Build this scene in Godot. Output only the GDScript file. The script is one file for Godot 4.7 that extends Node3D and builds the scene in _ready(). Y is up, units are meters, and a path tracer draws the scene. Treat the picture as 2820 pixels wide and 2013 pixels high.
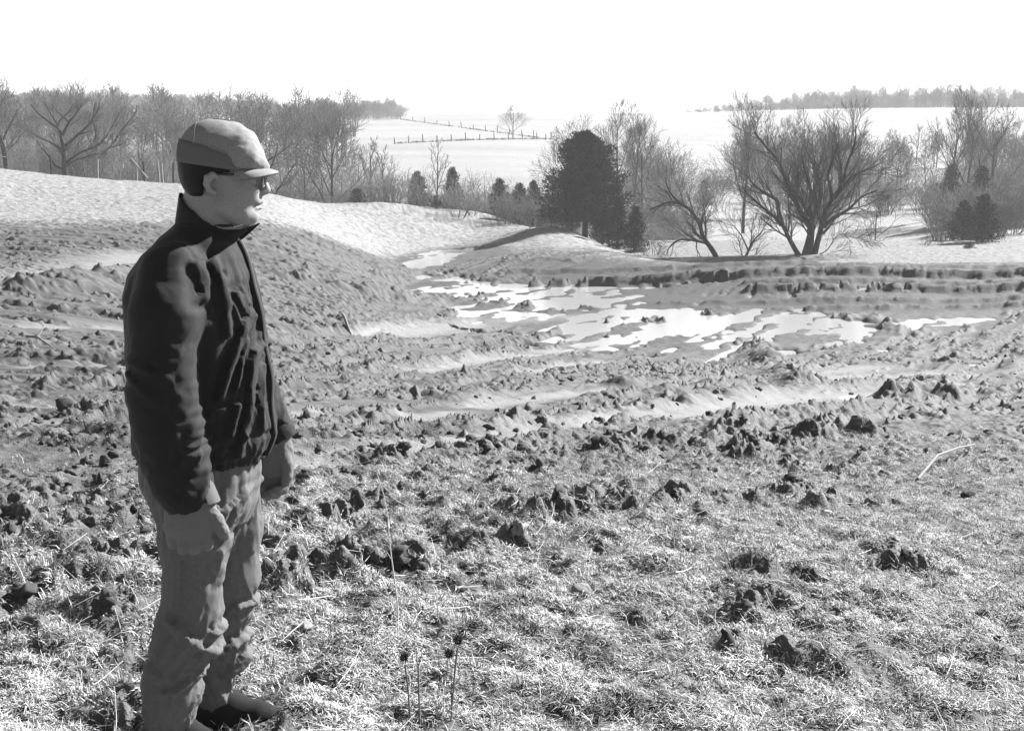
extends Node3D
# A man in a dark jacket stands at the edge of a half-built farm pond; bare winter trees, cedars and pale fields lie beyond.

const WATER_LEVEL := -5.60
# control points of the landform: bearing, log distance, weight (a thin plate fitted to surveyed heights)
const TU = [-0.3771,-0.3751,-0.3741,-0.3726,-0.3712,-0.3697,-0.3680,-0.3668,-0.3660,-0.2931,-0.2895,-0.2868,-0.2853,-0.2841,-0.2830,-0.2819,-0.2808,-0.2799,-0.2790,-0.2787,-0.1951,-0.1928,-0.1917,-0.1910,-0.1902,-0.1892,-0.1885,-0.1877,-0.1872,-0.1868,-0.1866,-0.0980,-0.0972,-0.0967,-0.0963,-0.0960,-0.0958,-0.0955,-0.0952,-0.0949,-0.0946,-0.0944,-0.0941,-0.0256,-0.0254,-0.0253,-0.0252,-0.0248,-0.0248,-0.0247,0.0373,0.0372,0.0372,0.1017,0.1013,0.1010,0.0996,0.0995,0.1896,0.1886,0.1879,0.1851,0.1865,0.2787,0.2764,0.2753,0.2744,0.2707,0.2727,0.3698,0.3648,0.3629,0.3619,0.3604,0.3589,0.3576,0.3563,-0.0093,0.0373,-0.0249,-0.0902,-0.0777,-0.0560,-0.0871,-0.0715,-0.0482,-0.0288,-0.0560,0.0062,0.0373,0.0684,0.1306,0.0373,0.0995,0.0839,0.2239,0.3016,0.1772,-0.3202,-0.3202,0.0000,0.0000,0.3016,0.3016,0.0000,0.2239,-0.3700,-0.4446,-0.4446,-0.4446,-0.4446,-0.3700,-0.3700,-0.2736,-0.2736,-0.1803,-0.0871,-0.0249,0.0218,0.0995,0.0995,0.1850,0.2239,0.3560,0.4454,0.4454,0.4454,0.4454,0.3016,0.3009,0.3003,0.3557,0.3550,0.1613,0.1608,-0.4385,-0.4366,-0.3470,-0.3456,-0.3447,-0.2552,-0.2540,-0.2532,-0.1630,-0.1625,-0.1619,-0.0862,-0.0859,-0.0856,-0.0855,0.0000,0.0000,0.0000,0.0000,0.0000,0.0985,0.0981,0.0978,0.0977,0.1910,0.1904,0.1898,0.1892,0.2678,0.2668,0.2659,0.2653,0.3527,0.3511,0.3500,0.3492,0.4514,0.4483,-0.4446,-0.4446,-0.2425,-0.2425,0.0000,0.0000,0.2239,0.2239,0.4571,0.4571]
const TS = [1.4708,1.6477,1.7364,1.8614,1.9709,2.1058,2.2699,2.3891,2.4749,0.9014,1.1155,1.4708,1.6745,1.8327,1.9395,2.0687,2.1939,2.3043,2.4369,2.4870,0.9855,1.2773,1.5075,1.7245,1.8887,2.0687,2.1939,2.2787,2.3598,2.4499,2.5161,1.0703,1.3188,1.5742,1.7813,1.9554,2.0687,2.1625,2.2519,2.3672,2.4870,2.5217,2.5649,1.1961,1.5897,1.8707,2.0425,2.5104,2.5491,2.5802,2.4369,2.4810,2.5161,1.4708,1.7001,1.9231,2.3746,2.4435,1.3758,1.6477,1.8887,2.3746,2.2139,1.2440,1.5249,1.7704,1.9860,2.3746,2.2040,1.0543,1.4515,1.7245,1.8887,2.0687,2.2040,2.2874,2.3746,2.3746,2.3746,2.3598,2.4101,2.4625,2.4929,2.3043,2.3819,2.4435,2.4929,2.2519,2.1732,2.2519,2.1516,2.1292,2.3126,2.3043,2.0937,2.1058,2.1516,2.0813,0.0000,0.7045,0.0000,0.7045,0.0000,0.7045,0.8852,0.8852,0.8393,2.5597,2.4749,2.1516,1.6477,2.5952,2.6979,2.6097,2.7179,2.6331,2.6422,2.6686,2.6556,2.5328,2.6331,2.4435,2.5853,2.4625,2.3746,2.1516,1.7704,1.2664,2.5328,2.6556,2.7558,2.5104,2.6097,2.6979,2.8083,2.9665,3.3221,2.9141,3.1726,3.4396,2.8859,3.1726,3.4396,2.8859,3.0144,3.4180,2.8712,3.0144,3.2671,3.4396,2.8083,2.9277,3.0991,3.3221,3.4396,2.9277,3.0791,3.3221,3.4604,2.9409,3.0584,3.2374,3.4604,2.9665,3.1184,3.2953,3.4604,2.9277,3.1184,3.2953,3.4604,3.0368,3.4604,3.6031,3.7993,3.6031,3.7993,3.6031,3.7993,3.6031,3.7993,3.6031,3.7993]
const TW = [-0.798262,-0.389803,-0.0634471,-0.706822,-0.029879,0.577947,-0.59502,-5.21743,2.50839,1.5475,0.538124,0.548035,1.52411,0.104327,1.99175,1.15386,2.66479,-1.16744,-8.59279,7.42844,-1.03861,0.0900534,0.173844,-0.864588,-1.02187,-0.144773,-4.26888,3.48691,7.92711,3.25884,11.2473,0.24817,-0.287959,-0.676351,-0.149959,-0.543502,0.218263,-1.99821,18.3708,23.5728,-8.17444,-15.1668,41.2271,-0.110748,0.446855,-0.205572,0.249761,-25.2449,-29.9804,45.2315,-3.46434,10.6411,41.8341,-0.0659055,0.25745,2.16275,4.90909,3.3823,0.49283,-0.104206,-0.36043,11.5753,-4.04405,-0.376483,0.597356,0.998425,2.09308,6.67742,0.720626,-0.432419,-0.667849,-1.66704,-1.57335,-1.38813,-2.6362,-6.02526,10.4584,7.66079,-2.71513,10.5549,-18.2834,-0.469675,0.14929,-25.3089,-17.1849,7.35374,-4.31431,-8.73282,-1.44656,6.83911,2.2287,5.51664,-4.74129,-6.73129,-4.70329,0.899878,1.53933,-4.24761,-0.0287121,0.178275,-0.00413226,-0.159519,-0.0452871,-0.102225,-0.104606,0.814349,-1.01848,-5.02699,8.08474,-2.26429,-0.118283,4.83111,-5.81854,-6.65674,1.71456,-9.89331,-23.1567,6.82449,-23.2582,-30.1748,-0.521625,-13.6357,-0.144625,-26.3164,2.45867,1.31859,1.44359,0.356528,3.32579,0.0426005,-0.632687,16.9193,-0.826635,6.68916,-4.55688,-0.337988,-0.67504,2.62926,0.782598,2.76592,0.22017,-3.44126,6.18907,5.01585,-0.593476,-9.20728,-7.13734,-0.145179,0.0296779,4.61275,11.8979,1.32096,2.3151,-0.324118,3.14841,1.77656,-0.296944,-1.69822,-0.989267,-2.98947,-1.04458,-3.01116,2.2734,0.897735,2.59202,0.872107,3.6695,0.0647493,-0.431638,-4.2618,0.854664,-0.275457,5.34169,-0.0537772,-0.671104,-1.5477,-0.261299,-0.671383,-0.23685,-3.09697,0.122951,-2.89124,-0.394662]
const TA = [1.3585183,0.047207912,-0.29831191]
const RIDGES = [
	[0.20,0.35,1.0,[-4.54,29.27,-4.16,32.61,-3.52,36.61,-2.02,44.10,-0.55,46.25]],
	[0.12,0.30,1.0,[-3.83,30.63,-2.99,33.27,-2.28,33.87]],
	[0.22,0.35,1.0,[-3.19,24.92,-2.63,29.20,-1.93,32.94,-0.39,41.20,0.46,43.66]],
	[0.22,0.35,1.0,[-0.09,45.56,1.79,50.13,3.93,52.72]],
	[0.14,0.30,1.0,[-4.23,27.69,-3.55,29.27,-2.66,28.76]],
	[0.12,0.30,1.0,[-1.77,23.58,-1.05,26.34,-0.06,31.09,1.81,37.45]],
	[0.22,0.30,0.7,[-1.96,10.31,-1.59,10.28,-1.29,11.09,-0.87,12.14,-0.35,12.77,0.23,13.43,0.50,13.73,1.30,15.53]],
	[0.16,0.28,0.7,[-1.78,16.46,-1.62,17.93,-0.80,17.26,-0.40,19.14,0.82,22.94,2.22,26.67]],
	[0.16,0.30,0.7,[-3.21,17.97,-2.69,18.57,-2.35,22.82,-1.99,23.34]],
	[0.18,0.26,0.7,[-0.91,9.00,-0.52,9.39,-0.27,9.78,0.44,12.23,1.09,12.99]],
	[0.28,0.50,0.7,[-6.61,34.38,-5.75,34.90,-5.14,36.79,-4.49,43.99,-3.75,48.76]],
	[0.50,0.70,1.0,[-8.77,54.88,-8.11,55.43,-7.32,55.71]],
	[0.45,0.70,1.0,[-6.41,55.02,-5.01,56.14,-3.15,60.84,0.61,58.00]],
	[0.35,0.60,1.0,[-9.87,53.79,-8.76,53.52,-7.34,53.79]],
	[0.40,0.70,1.0,[-6.92,66.60,-5.90,68.13]],
	[0.55,0.80,0.7,[-3.05,63.50,-2.34,63.65,-1.68,62.54,0.54,58.29]],
	[0.30,0.50,1.0,[0.92,58.73,2.06,57.85,3.84,57.42]],
	[0.35,0.50,1.0,[1.65,56.28,2.15,56.56]],
	[0.30,0.60,0.7,[-5.93,29.27,-6.26,32.12,-4.88,27.42,-4.50,27.21]],
	[0.85,0.34,0.1,[1.00,67.05,6.10,67.39,11.20,67.50]],
	[0.90,0.34,0.1,[10.20,66.76,20.10,67.32,30.00,67.65]],
	[0.80,0.34,0.1,[11.60,62.42,20.80,62.96,30.00,63.25]],
	[0.50,0.34,0.1,[6.80,58.91,17.40,59.50,28.00,59.86]],
	[0.55,0.34,0.1,[8.20,56.67,17.60,57.21,27.00,57.52]],
	[0.45,0.34,0.1,[-0.60,70.97,8.20,71.49,17.00,71.77]],
	[0.50,0.34,0.1,[11.80,64.43,20.40,64.94,29.00,65.20]],
	[0.40,0.34,0.1,[16.00,70.22,23.00,70.66,30.00,70.85]],
	[0.30,0.60,0.8,[-0.21,75.71,1.60,76.10,3.40,75.52]],
	[0.50,0.90,1.2,[5.90,52.98,6.97,55.16,8.00,56.14,8.44,55.29]],
	[0.25,0.40,1.0,[9.04,55.57,9.73,55.57]],
	[0.25,0.40,1.0,[10.10,55.71,10.77,55.57]],
	[0.20,0.40,1.0,[11.08,55.71,11.61,55.57]],
	[0.45,0.90,0.7,[14.18,55.02,15.13,54.47,15.22,52.85,15.27,51.67,15.37,50.26]],
	[0.30,0.50,0.7,[9.92,52.45,10.19,51.15,10.91,52.45]],
	[0.50,0.70,0.7,[8.92,47.08,8.67,44.21,7.57,35.79,6.70,30.55,5.78,25.43]],
	[0.22,0.40,0.7,[1.93,23.17,3.45,25.81,5.25,28.54,6.54,31.25]],
	[0.20,0.35,0.7,[1.62,19.38,3.16,21.54,5.34,27.14]],
	[0.22,0.35,0.7,[1.32,15.85,2.32,17.26,3.81,20.64,5.35,24.06,7.03,26.40,8.38,28.76]],
	[0.40,0.40,0.7,[6.98,22.82,7.71,24.30,7.66,23.88]],
	[0.45,0.40,0.7,[7.80,23.94,8.44,25.11,8.10,23.64]],
	[0.30,0.30,0.7,[13.21,39.48,13.63,39.28,14.52,40.38]],
	[0.25,0.22,0.7,[1.97,11.84,2.49,13.46,3.56,15.69,4.93,17.22]],
	[0.30,0.30,0.7,[0.74,10.44,1.06,10.95,1.32,11.32]],
	[0.22,0.20,2.0,[1.92,10.68,2.65,12.17,3.25,13.06,3.61,13.16]],
	[0.90,1.20,0.2,[-12.32,32.94,-11.86,33.36,-11.88,35.97,-11.70,38.89,-11.91,42.68]],
	[0.20,0.40,0.6,[-7.69,20.38,-7.22,20.43,-6.18,20.33]],
	[0.22,0.30,0.7,[-6.79,18.02,-6.37,18.29,-5.74,18.20]],
	[0.22,0.25,0.7,[-5.71,15.11,-5.32,15.73,-4.95,16.21]],
	[0.20,0.22,0.8,[-4.51,11.90,-4.22,12.05,-3.69,11.84]],
	[0.30,0.25,0.7,[-3.65,9.61,-3.27,9.61,-2.98,9.54]],
	[0.20,0.20,0.7,[-3.32,8.71,-2.93,8.60,-2.67,8.84]],
	[0.09,0.15,1.2,[-1.00,5.91,-0.95,6.05,-0.82,6.28,-0.72,6.57]],
	[0.08,0.15,1.2,[-0.91,5.00,-0.82,5.20,-0.71,5.49]],
	[0.11,0.18,1.2,[-0.68,4.95,-0.54,5.09,-0.40,5.04]],
	[0.11,0.18,1.2,[-0.32,5.77,-0.23,5.67,-0.08,5.54,0.06,5.68]],
	[0.09,0.15,1.2,[-0.91,4.62,-0.83,4.72,-0.69,4.71]],
	[0.11,0.21,1.2,[0.11,6.38,0.24,6.51,0.43,6.90,0.62,7.38]],
	[0.11,0.18,1.2,[0.61,7.16,0.69,6.59,0.92,6.72]],
	[0.09,0.15,1.2,[0.84,7.16,1.06,7.57]],
	[0.11,0.18,1.2,[1.48,7.78,1.74,8.18,1.98,8.65]],
	[0.11,0.15,1.2,[1.83,7.68,2.11,8.06]],
	[0.09,0.15,1.2,[0.91,4.79,1.05,4.90,1.23,4.81]],
	[0.10,0.15,1.2,[1.54,5.27,1.72,5.64,1.80,5.54]],
	[0.11,0.18,1.2,[2.01,9.49,2.47,9.63,2.76,9.78]],
	[0.07,0.15,1.2,[0.43,4.35,0.55,4.39]],
	[0.08,0.12,1.2,[0.70,4.08,0.76,4.18]],
	[0.08,0.12,1.2,[0.89,4.04,1.03,4.02]],
	[0.09,0.14,1.2,[0.82,4.51,1.01,4.53]]]
const TRACKS = [
	[0.35,[-0.85,10.03,-0.56,10.68,-0.17,11.69,0.46,12.83,1.20,14.40]],
	[0.50,[1.22,14.55,2.42,16.46,3.82,19.38,6.12,23.52,7.87,25.88]],
	[0.60,[7.87,25.88,10.92,30.17]],
	[1.00,[6.39,27.97,8.79,32.29,11.41,34.04,11.99,33.27]],
	[1.00,[8.07,33.53,10.39,36.52]],
	[0.30,[-1.04,14.26,-0.67,15.89]],
	[0.35,[-0.50,16.79,0.45,19.43,1.85,22.25]],
	[0.30,[-4.59,37.92,-4.37,42.79]],
	[1.20,[-3.99,42.15,-2.55,49.13,-0.77,53.25,1.95,54.74]],
	[0.50,[-2.93,28.54,-1.89,29.05,-0.55,37.64,1.61,44.88,3.93,47.43]],
	[0.40,[-2.52,27.97,-1.51,28.83,0.31,29.49,3.06,41.62]],
	[0.90,[-9.87,26.27,-9.18,26.94,-8.29,27.28]],
	[1.60,[-13.77,36.89,-13.44,39.08,-13.56,43.00,-13.86,47.91]],
	[0.30,[-7.17,19.04,-6.47,19.19,-5.90,19.38]],
	[0.30,[-5.16,13.63,-4.23,13.84]],
	[0.30,[-3.78,10.76,-3.38,11.01]],
	[0.25,[-1.66,8.93,-1.33,9.35,-0.90,9.85]],
	[0.25,[-1.53,8.20,-1.10,8.52]],
	[0.30,[-2.36,12.77,-1.96,13.91]]]
const POOLS = [
	[-2.40,96.21,-3.14,91.04,-5.17,89.96,-5.99,86.88,-6.54,81.31,-6.68,74.89,-6.16,73.79,-5.91,76.01,-5.24,80.45,-4.51,78.37,-4.06,83.09,-3.42,86.88,-2.79,91.04],
	[-4.76,75.73,-3.88,75.25,-1.87,69.84,0.72,67.80,5.52,67.18,4.80,58.27,0.89,57.11,0.55,58.86,-1.25,60.71,-2.07,62.68,-3.40,64.06,-4.68,64.21,-4.57,66.11,-2.75,67.80,-2.46,69.26,-3.72,72.00],
	[-2.61,57.11,-0.11,56.83,1.57,56.01,1.55,55.04,-0.10,55.04,-1.94,54.27,-2.34,54.27],
	[-5.98,71.12,-5.07,73.35,-3.85,71.12,-2.88,71.12,-3.18,69.84,-4.91,69.84],
	[-0.24,54.42,1.62,55.20,4.64,56.28,4.18,50.59,2.40,49.72,1.20,51.73,-0.10,52.44],
	[-2.63,50.59,-1.34,49.72,0.53,49.50,-0.09,48.87,-1.92,48.66],
	[1.10,47.26,3.02,49.72,4.22,51.04,3.91,47.26,1.96,46.68],
	[4.28,57.11,6.52,57.40,8.28,57.11,8.74,55.47,13.87,55.20,13.89,54.42,14.05,52.44,14.20,50.15,13.79,48.87,12.84,49.72,12.32,51.50,9.97,51.04,9.25,51.27,9.46,48.05,7.24,45.75,6.95,46.12,7.71,48.05,8.67,50.15,7.35,50.59,5.23,48.46,3.47,46.12],
	[15.71,53.41,16.93,53.91,19.57,54.52,21.27,54.68,20.42,52.44,19.01,52.92,17.31,51.97,15.52,49.72,15.34,51.04],
	[9.14,45.75,10.24,45.56,9.90,43.98,9.02,42.67,9.03,44.33],
	[5.14,66.64,11.45,66.64,11.35,66.03,5.09,65.96]]
const PUDDLES = [
	[-5.29,[12.80,63.42,14.25,63.20,16.67,63.42,19.43,63.42,19.22,62.70,16.41,62.42,14.17,62.84]],
	[-5.49,[16.72,61.23,17.18,61.23,17.04,60.45,16.59,60.45]],
	[-2.77,[5.76,22.45,6.02,22.79,6.38,22.73,6.09,22.30]],
	[-2.32,[5.99,19.33,6.32,19.21,6.05,19.03]],
	[-4.56,[12.65,36.16,13.23,36.62,13.58,36.57,13.29,35.89,12.90,35.82]],
	[-5.37,[12.80,44.32,13.17,44.43,13.07,43.90,12.69,43.73]],
	[-1.00,[0.89,11.32,1.07,11.50,1.07,11.42,0.94,11.19,0.87,11.17]],
	[-5.50,[11.38,61.66,11.86,62.60,11.89,62.33,11.36,61.13]]]
const WILLOW = [[0.26, 0.05, [[-0.35, -0.4, 0], [-0.47, 1.22, 0.0], [-0.75, 1.73, 0.1], [-1.38, 2.76, 0.2], [-1.84, 3.61, 0.3], [-2.81, 4.46, 0.4], [-3.69, 5.14, 0.5], [-4.57, 5.99, 0.6]]], [0.2, 0.05, [[-1.8, 3.53, -0.0], [-2.05, 4.55, -0.2], [-2.16, 5.23, -0.4], [-3.37, 5.99, -0.6], [-4.43, 7.25, -0.8]]], [0.3, 0.06, [[-0.19, -0.4, 0], [-0.25, 1.22, 0.0], [-0.04, 2.25, 0.06], [0.09, 3.36, 0.12], [-0.41, 4.04, 0.19], [-0.96, 5.06, 0.25], [-1.69, 6.41, 0.31], [-2.24, 7.75, 0.38], [-3.13, 8.76, 0.44], [-4.0, 9.75, 0.5]]], [0.2, 0.05, [[0.06, 3.19, 0.0], [0.15, 3.95, 0.3], [-0.25, 4.46, 0.6], [-0.88, 5.39, 0.9], [-1.6, 6.24, 1.2]]], [0.2, 0.05, [[0.12, 3.78, -0.0], [0.44, 4.38, -0.3], [0.82, 5.39, -0.6], [0.72, 6.74, -0.9], [0.3, 7.84, -1.2], [-0.25, 8.92, -1.5]]], [0.22, 0.05, [[0.04, -0.4, 0], [0.05, 1.22, 0.0], [0.14, 2.16, 0.3], [0.12, 3.7, 0.6], [-0.18, 4.89, 0.9], [-0.27, 5.99, 1.2], [-0.69, 7.08, 1.5], [-1.08, 8.25, 1.8]]], [0.27, 0.06, [[0.29, -0.4, 0], [0.39, 1.22, -0.0], [0.61, 2.25, -0.07], [0.86, 3.36, -0.15], [1.12, 4.38, -0.22], [1.51, 5.23, -0.3], [2.07, 5.99, -0.38], [2.15, 7.08, -0.45], [1.88, 8.59, -0.53], [1.57, 9.75, -0.6]]], [0.18, 0.04, [[0.89, 3.61, 0.0], [0.52, 4.29, 0.5], [0.14, 5.39, 1.0], [-0.16, 6.41, 1.5]]], [0.17, 0.04, [[0.99, 3.44, 0.0], [1.56, 4.04, 0.23], [2.47, 4.63, 0.45], [3.29, 5.48, 0.68], [4.2, 5.9, 0.9]]], [0.15, 0.04, [[1.67, 5.39, -0.0], [2.48, 6.41, -0.3], [3.3, 7.0, -0.6], [4.39, 7.42, -0.9], [5.05, 7.75, -1.2]]], [0.15, 0.04, [[1.51, 5.31, 0.0], [1.2, 6.41, 0.25], [1.01, 6.91, 0.5], [1.23, 7.92, 0.75], [1.52, 8.92, 1.0]]], [0.12, 0.03, [[0.96, 3.02, -0.0], [1.58, 3.53, -0.5], [2.06, 4.21, -1.0], [2.64, 4.72, -1.5]]], [0.12, 0.04, [[2.18, 6.41, 0.0], [2.34, 7.58, 0.2], [2.71, 8.92, 0.4], [2.74, 10.17, 0.6]]], [0.05, 0.02, [[0.35, -0.4, 0], [0.47, 1.3, 0.0], [1.22, 1.9, 0.2], [1.78, 2.84, 0.4], [2.2, 3.02, 0.6], [2.74, 2.42, 0.8]]]]
const LEANER = [[0.24, 0.05, [[-0.24, -0.4, 0], [-0.32, 1.1, 0.0], [-0.74, 1.9, 0.04], [-1.33, 2.71, 0.07], [-1.59, 3.59, 0.11], [-2.09, 4.31, 0.15], [-2.58, 4.71, 0.19], [-3.39, 4.99, 0.22], [-4.11, 4.79, 0.26], [-4.9, 4.47, 0.3]]], [0.12, 0.03, [[-1.32, 2.55, 0.0], [-1.98, 3.03, 0.27], [-2.07, 3.35, 0.53], [-2.56, 3.75, 0.8]]], [0.1, 0.03, [[-1.24, 2.31, -0.0], [-2.21, 2.47, -0.17], [-3.01, 2.39, -0.35], [-3.49, 1.9, -0.52], [-3.56, 1.5, -0.7]]], [0.1, 0.02, [[-2.58, 4.71, 0.0], [-3.32, 5.27, 0.33], [-3.81, 5.98, 0.67], [-3.98, 6.62, 1.0]]], [0.08, 0.02, [[-3.39, 4.99, -0.0], [-3.64, 5.51, -0.27], [-4.13, 5.82, -0.53], [-4.53, 6.14, -0.8]]], [0.05, 0.02, [[-1.72, 2.39, 0.0], [-1.71, 1.82, 0.15], [-1.37, 1.26, 0.3]]]]
const TREE_LEFT = [[0.27, 0.13, [[-0.04, 0.17, 0.0], [-0.01, 0.89, 0.05], [0.05, 1.94, 0.1], [-0.04, 2.96, 0.15], [-0.08, 3.28, 0.2]]], [0.14, 0.03, [[-0.05, 3.22, 0.0], [-0.31, 3.83, 0.1], [-0.57, 4.01, 0.2], [-1.08, 4.44, 0.3], [-1.69, 4.97, 0.4], [-2.1, 5.57, 0.5]]], [0.09, 0.03, [[-0.3, 3.83, -0.0], [-0.26, 4.27, -0.17], [0.0, 4.65, -0.35], [0.47, 5.14, -0.52], [0.68, 5.66, -0.7]]], [0.08, 0.02, [[-0.31, 3.98, 0.0], [-0.67, 4.73, 0.27], [-0.87, 5.31, 0.53], [-0.94, 5.72, 0.8]]], [0.14, 0.03, [[-0.05, 3.22, -0.0], [0.45, 4.21, -0.1], [0.8, 4.62, -0.2], [1.18, 5.14, -0.3], [1.45, 5.72, -0.4]]], [0.07, 0.02, [[0.48, 4.27, 0.0], [0.15, 4.65, 0.2], [-0.24, 5.11, 0.4], [-0.47, 5.6, 0.6]]], [0.14, 0.03, [[0.14, 2.46, -0.0], [0.7, 2.99, -0.1], [1.64, 3.8, -0.2], [2.24, 4.5, -0.3], [2.57, 5.14, -0.4], [2.72, 5.72, -0.5]]], [0.09, 0.02, [[1.2, 3.4, 0.0], [1.62, 3.43, 0.33], [2.22, 3.6, 0.67], [2.5, 3.98, 1.0]]], [0.12, 0.03, [[0.06, 1.2, 0.0], [0.78, 1.7, 0.12], [1.54, 2.11, 0.24], [2.39, 2.4, 0.36], [3.06, 2.75, 0.48], [3.53, 3.28, 0.6]]], [0.1, 0.03, [[0.17, 1.06, -0.0], [0.76, 1.44, -0.2], [1.37, 1.64, -0.4], [2.42, 1.94, -0.6]]], [0.11, 0.03, [[-0.04, 1.99, 0.0], [-0.43, 2.46, 0.17], [-0.8, 2.72, 0.35], [-1.25, 2.99, 0.52], [-1.94, 3.4, 0.7]]], [0.14, 0.03, [[-0.08, 0.76, -0.0], [-0.75, 1.06, -0.2], [-1.44, 1.96, -0.4], [-1.99, 2.52, -0.6], [-2.38, 3.4, -0.8]]]]
const TREE_SECOND = [[0.18, 0.05, [[-0.04, 1.05, 0.0], [0.0, 1.81, 0.03], [0.16, 3.54, 0.07], [0.28, 4.6, 0.1], [0.08, 5.55, 0.13], [0.25, 6.32, 0.17], [0.37, 6.79, 0.2]]], [0.13, 0.03, [[0.05, 2.14, -0.0], [0.79, 2.98, -0.1], [1.62, 3.85, -0.2], [2.3, 4.84, -0.3], [3.0, 5.65, -0.4], [3.48, 6.32, -0.5]]], [0.07, 0.02, [[0.16, 3.54, 0.0], [0.84, 3.98, 0.15], [1.35, 4.6, 0.3], [2.03, 5.55, 0.45], [2.37, 6.14, 0.6]]], [0.06, 0.02, [[0.14, 3.23, -0.0], [-0.36, 3.92, -0.15], [-0.54, 4.63, -0.3], [-0.26, 5.15, -0.45], [-0.06, 5.77, -0.6]]], [0.06, 0.02, [[1.12, 3.3, 0.0], [2.08, 3.54, 0.25], [2.72, 3.85, 0.5]]]]
const JACKET_FOLDS = [[0.011, 0.012, 0.075, 1.378, 0.091, 1.339, 0.093, 1.296], [0.01, 0.011, 0.1, 1.384, 0.126, 1.33, 0.138, 1.27, 0.139, 1.196], [0.012, 0.011, 0.178, 1.231, 0.174, 1.214, 0.148, 1.133, 0.119, 1.037], [0.009, 0.008, 0.174, 1.174, 0.16, 1.085, 0.152, 1.056], [0.011, 0.011, 0.192, 1.141, 0.189, 1.117, 0.182, 1.027, 0.169, 0.937, 0.152, 0.878], [0.008, 0.009, 0.154, 1.301, 0.178, 1.231], [0.009, 0.01, 0.156, 1.012, 0.14, 0.937], [0.008, 0.008, 0.199, 1.099, 0.199, 1.011, 0.206, 0.931], [0.0027, 0.0081, 0.092, 1.023, 0.059, 1.014], [0.0038, 0.0091, 0.092, 0.991, 0.068, 0.973], [0.0033, 0.0076, 0.091, 0.961, 0.063, 0.961], [0.0044, 0.0053, 0.09, 0.937, 0.057, 0.932], [0.0051, 0.01, 0.091, 0.912, 0.043, 0.903], [0.0039, 0.0092, 0.093, 0.869, 0.072, 0.871], [0.0024, 0.0087, 0.089, 1.079, 0.072, 1.081], [0.005, 0.012, -0.089, 1.148, -0.036, 1.135, 0.017, 1.107], [0.005, 0.012, -0.086, 1.116, -0.038, 1.079, 0.006, 1.052]]
const TROUSER_FOLDS = [[0.014, 0.014, -0.043, 0.435, -0.012, 0.413, 0.022, 0.378, 0.06, 0.337], [0.01, 0.012, 0.03, 0.332, 0.059, 0.322], [0.01, 0.012, 0.028, 0.27, -0.032, 0.239, -0.092, 0.229], [0.008, 0.012, -0.108, 0.291, -0.06, 0.27, 0.009, 0.291], [0.012, 0.012, 0.071, 0.39, 0.1, 0.398, 0.127, 0.394], [0.014, 0.014, 0.057, 0.198, 0.083, 0.214, 0.101, 0.236], [0.01, 0.012, 0.049, 0.263, 0.08, 0.284, 0.099, 0.29], [0.007, 0.01, 0.068, 0.774, 0.106, 0.723, 0.156, 0.763], [0.008, 0.009, 0.094, 0.65, 0.126, 0.702, 0.158, 0.763], [0.006, 0.01, 0.11, 0.646, 0.084, 0.586, 0.088, 0.526], [0.005, 0.004, -0.002, 0.599, -0.011, 0.5, -0.018, 0.44, -0.061, 0.348, -0.094, 0.267]]

var rng := RandomNumberGenerator.new()
var nz_big := FastNoiseLite.new()
var nz_mid := FastNoiseLite.new()
var nz_fine := FastNoiseLite.new()
var nz_clod := FastNoiseLite.new()
var nz_patch := FastNoiseLite.new()
var nz_furrow := FastNoiseLite.new()
var nz_wander := FastNoiseLite.new()
var table := PackedFloat32Array()
const NU := 121
const NS := 170
const U0 := -0.6
const U1 := 0.6
var S0 := log(0.8)
var S1 := log(1100.0)
var gd := PackedFloat32Array()      # distances of the ground sheet's rows
var gu := PackedFloat32Array()      # bearings of its columns
var gy := PackedFloat32Array()      # finished heights
var gw := PackedFloat32Array()      # how much turf there is at each vertex
var names := {}
var M := {}

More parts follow.
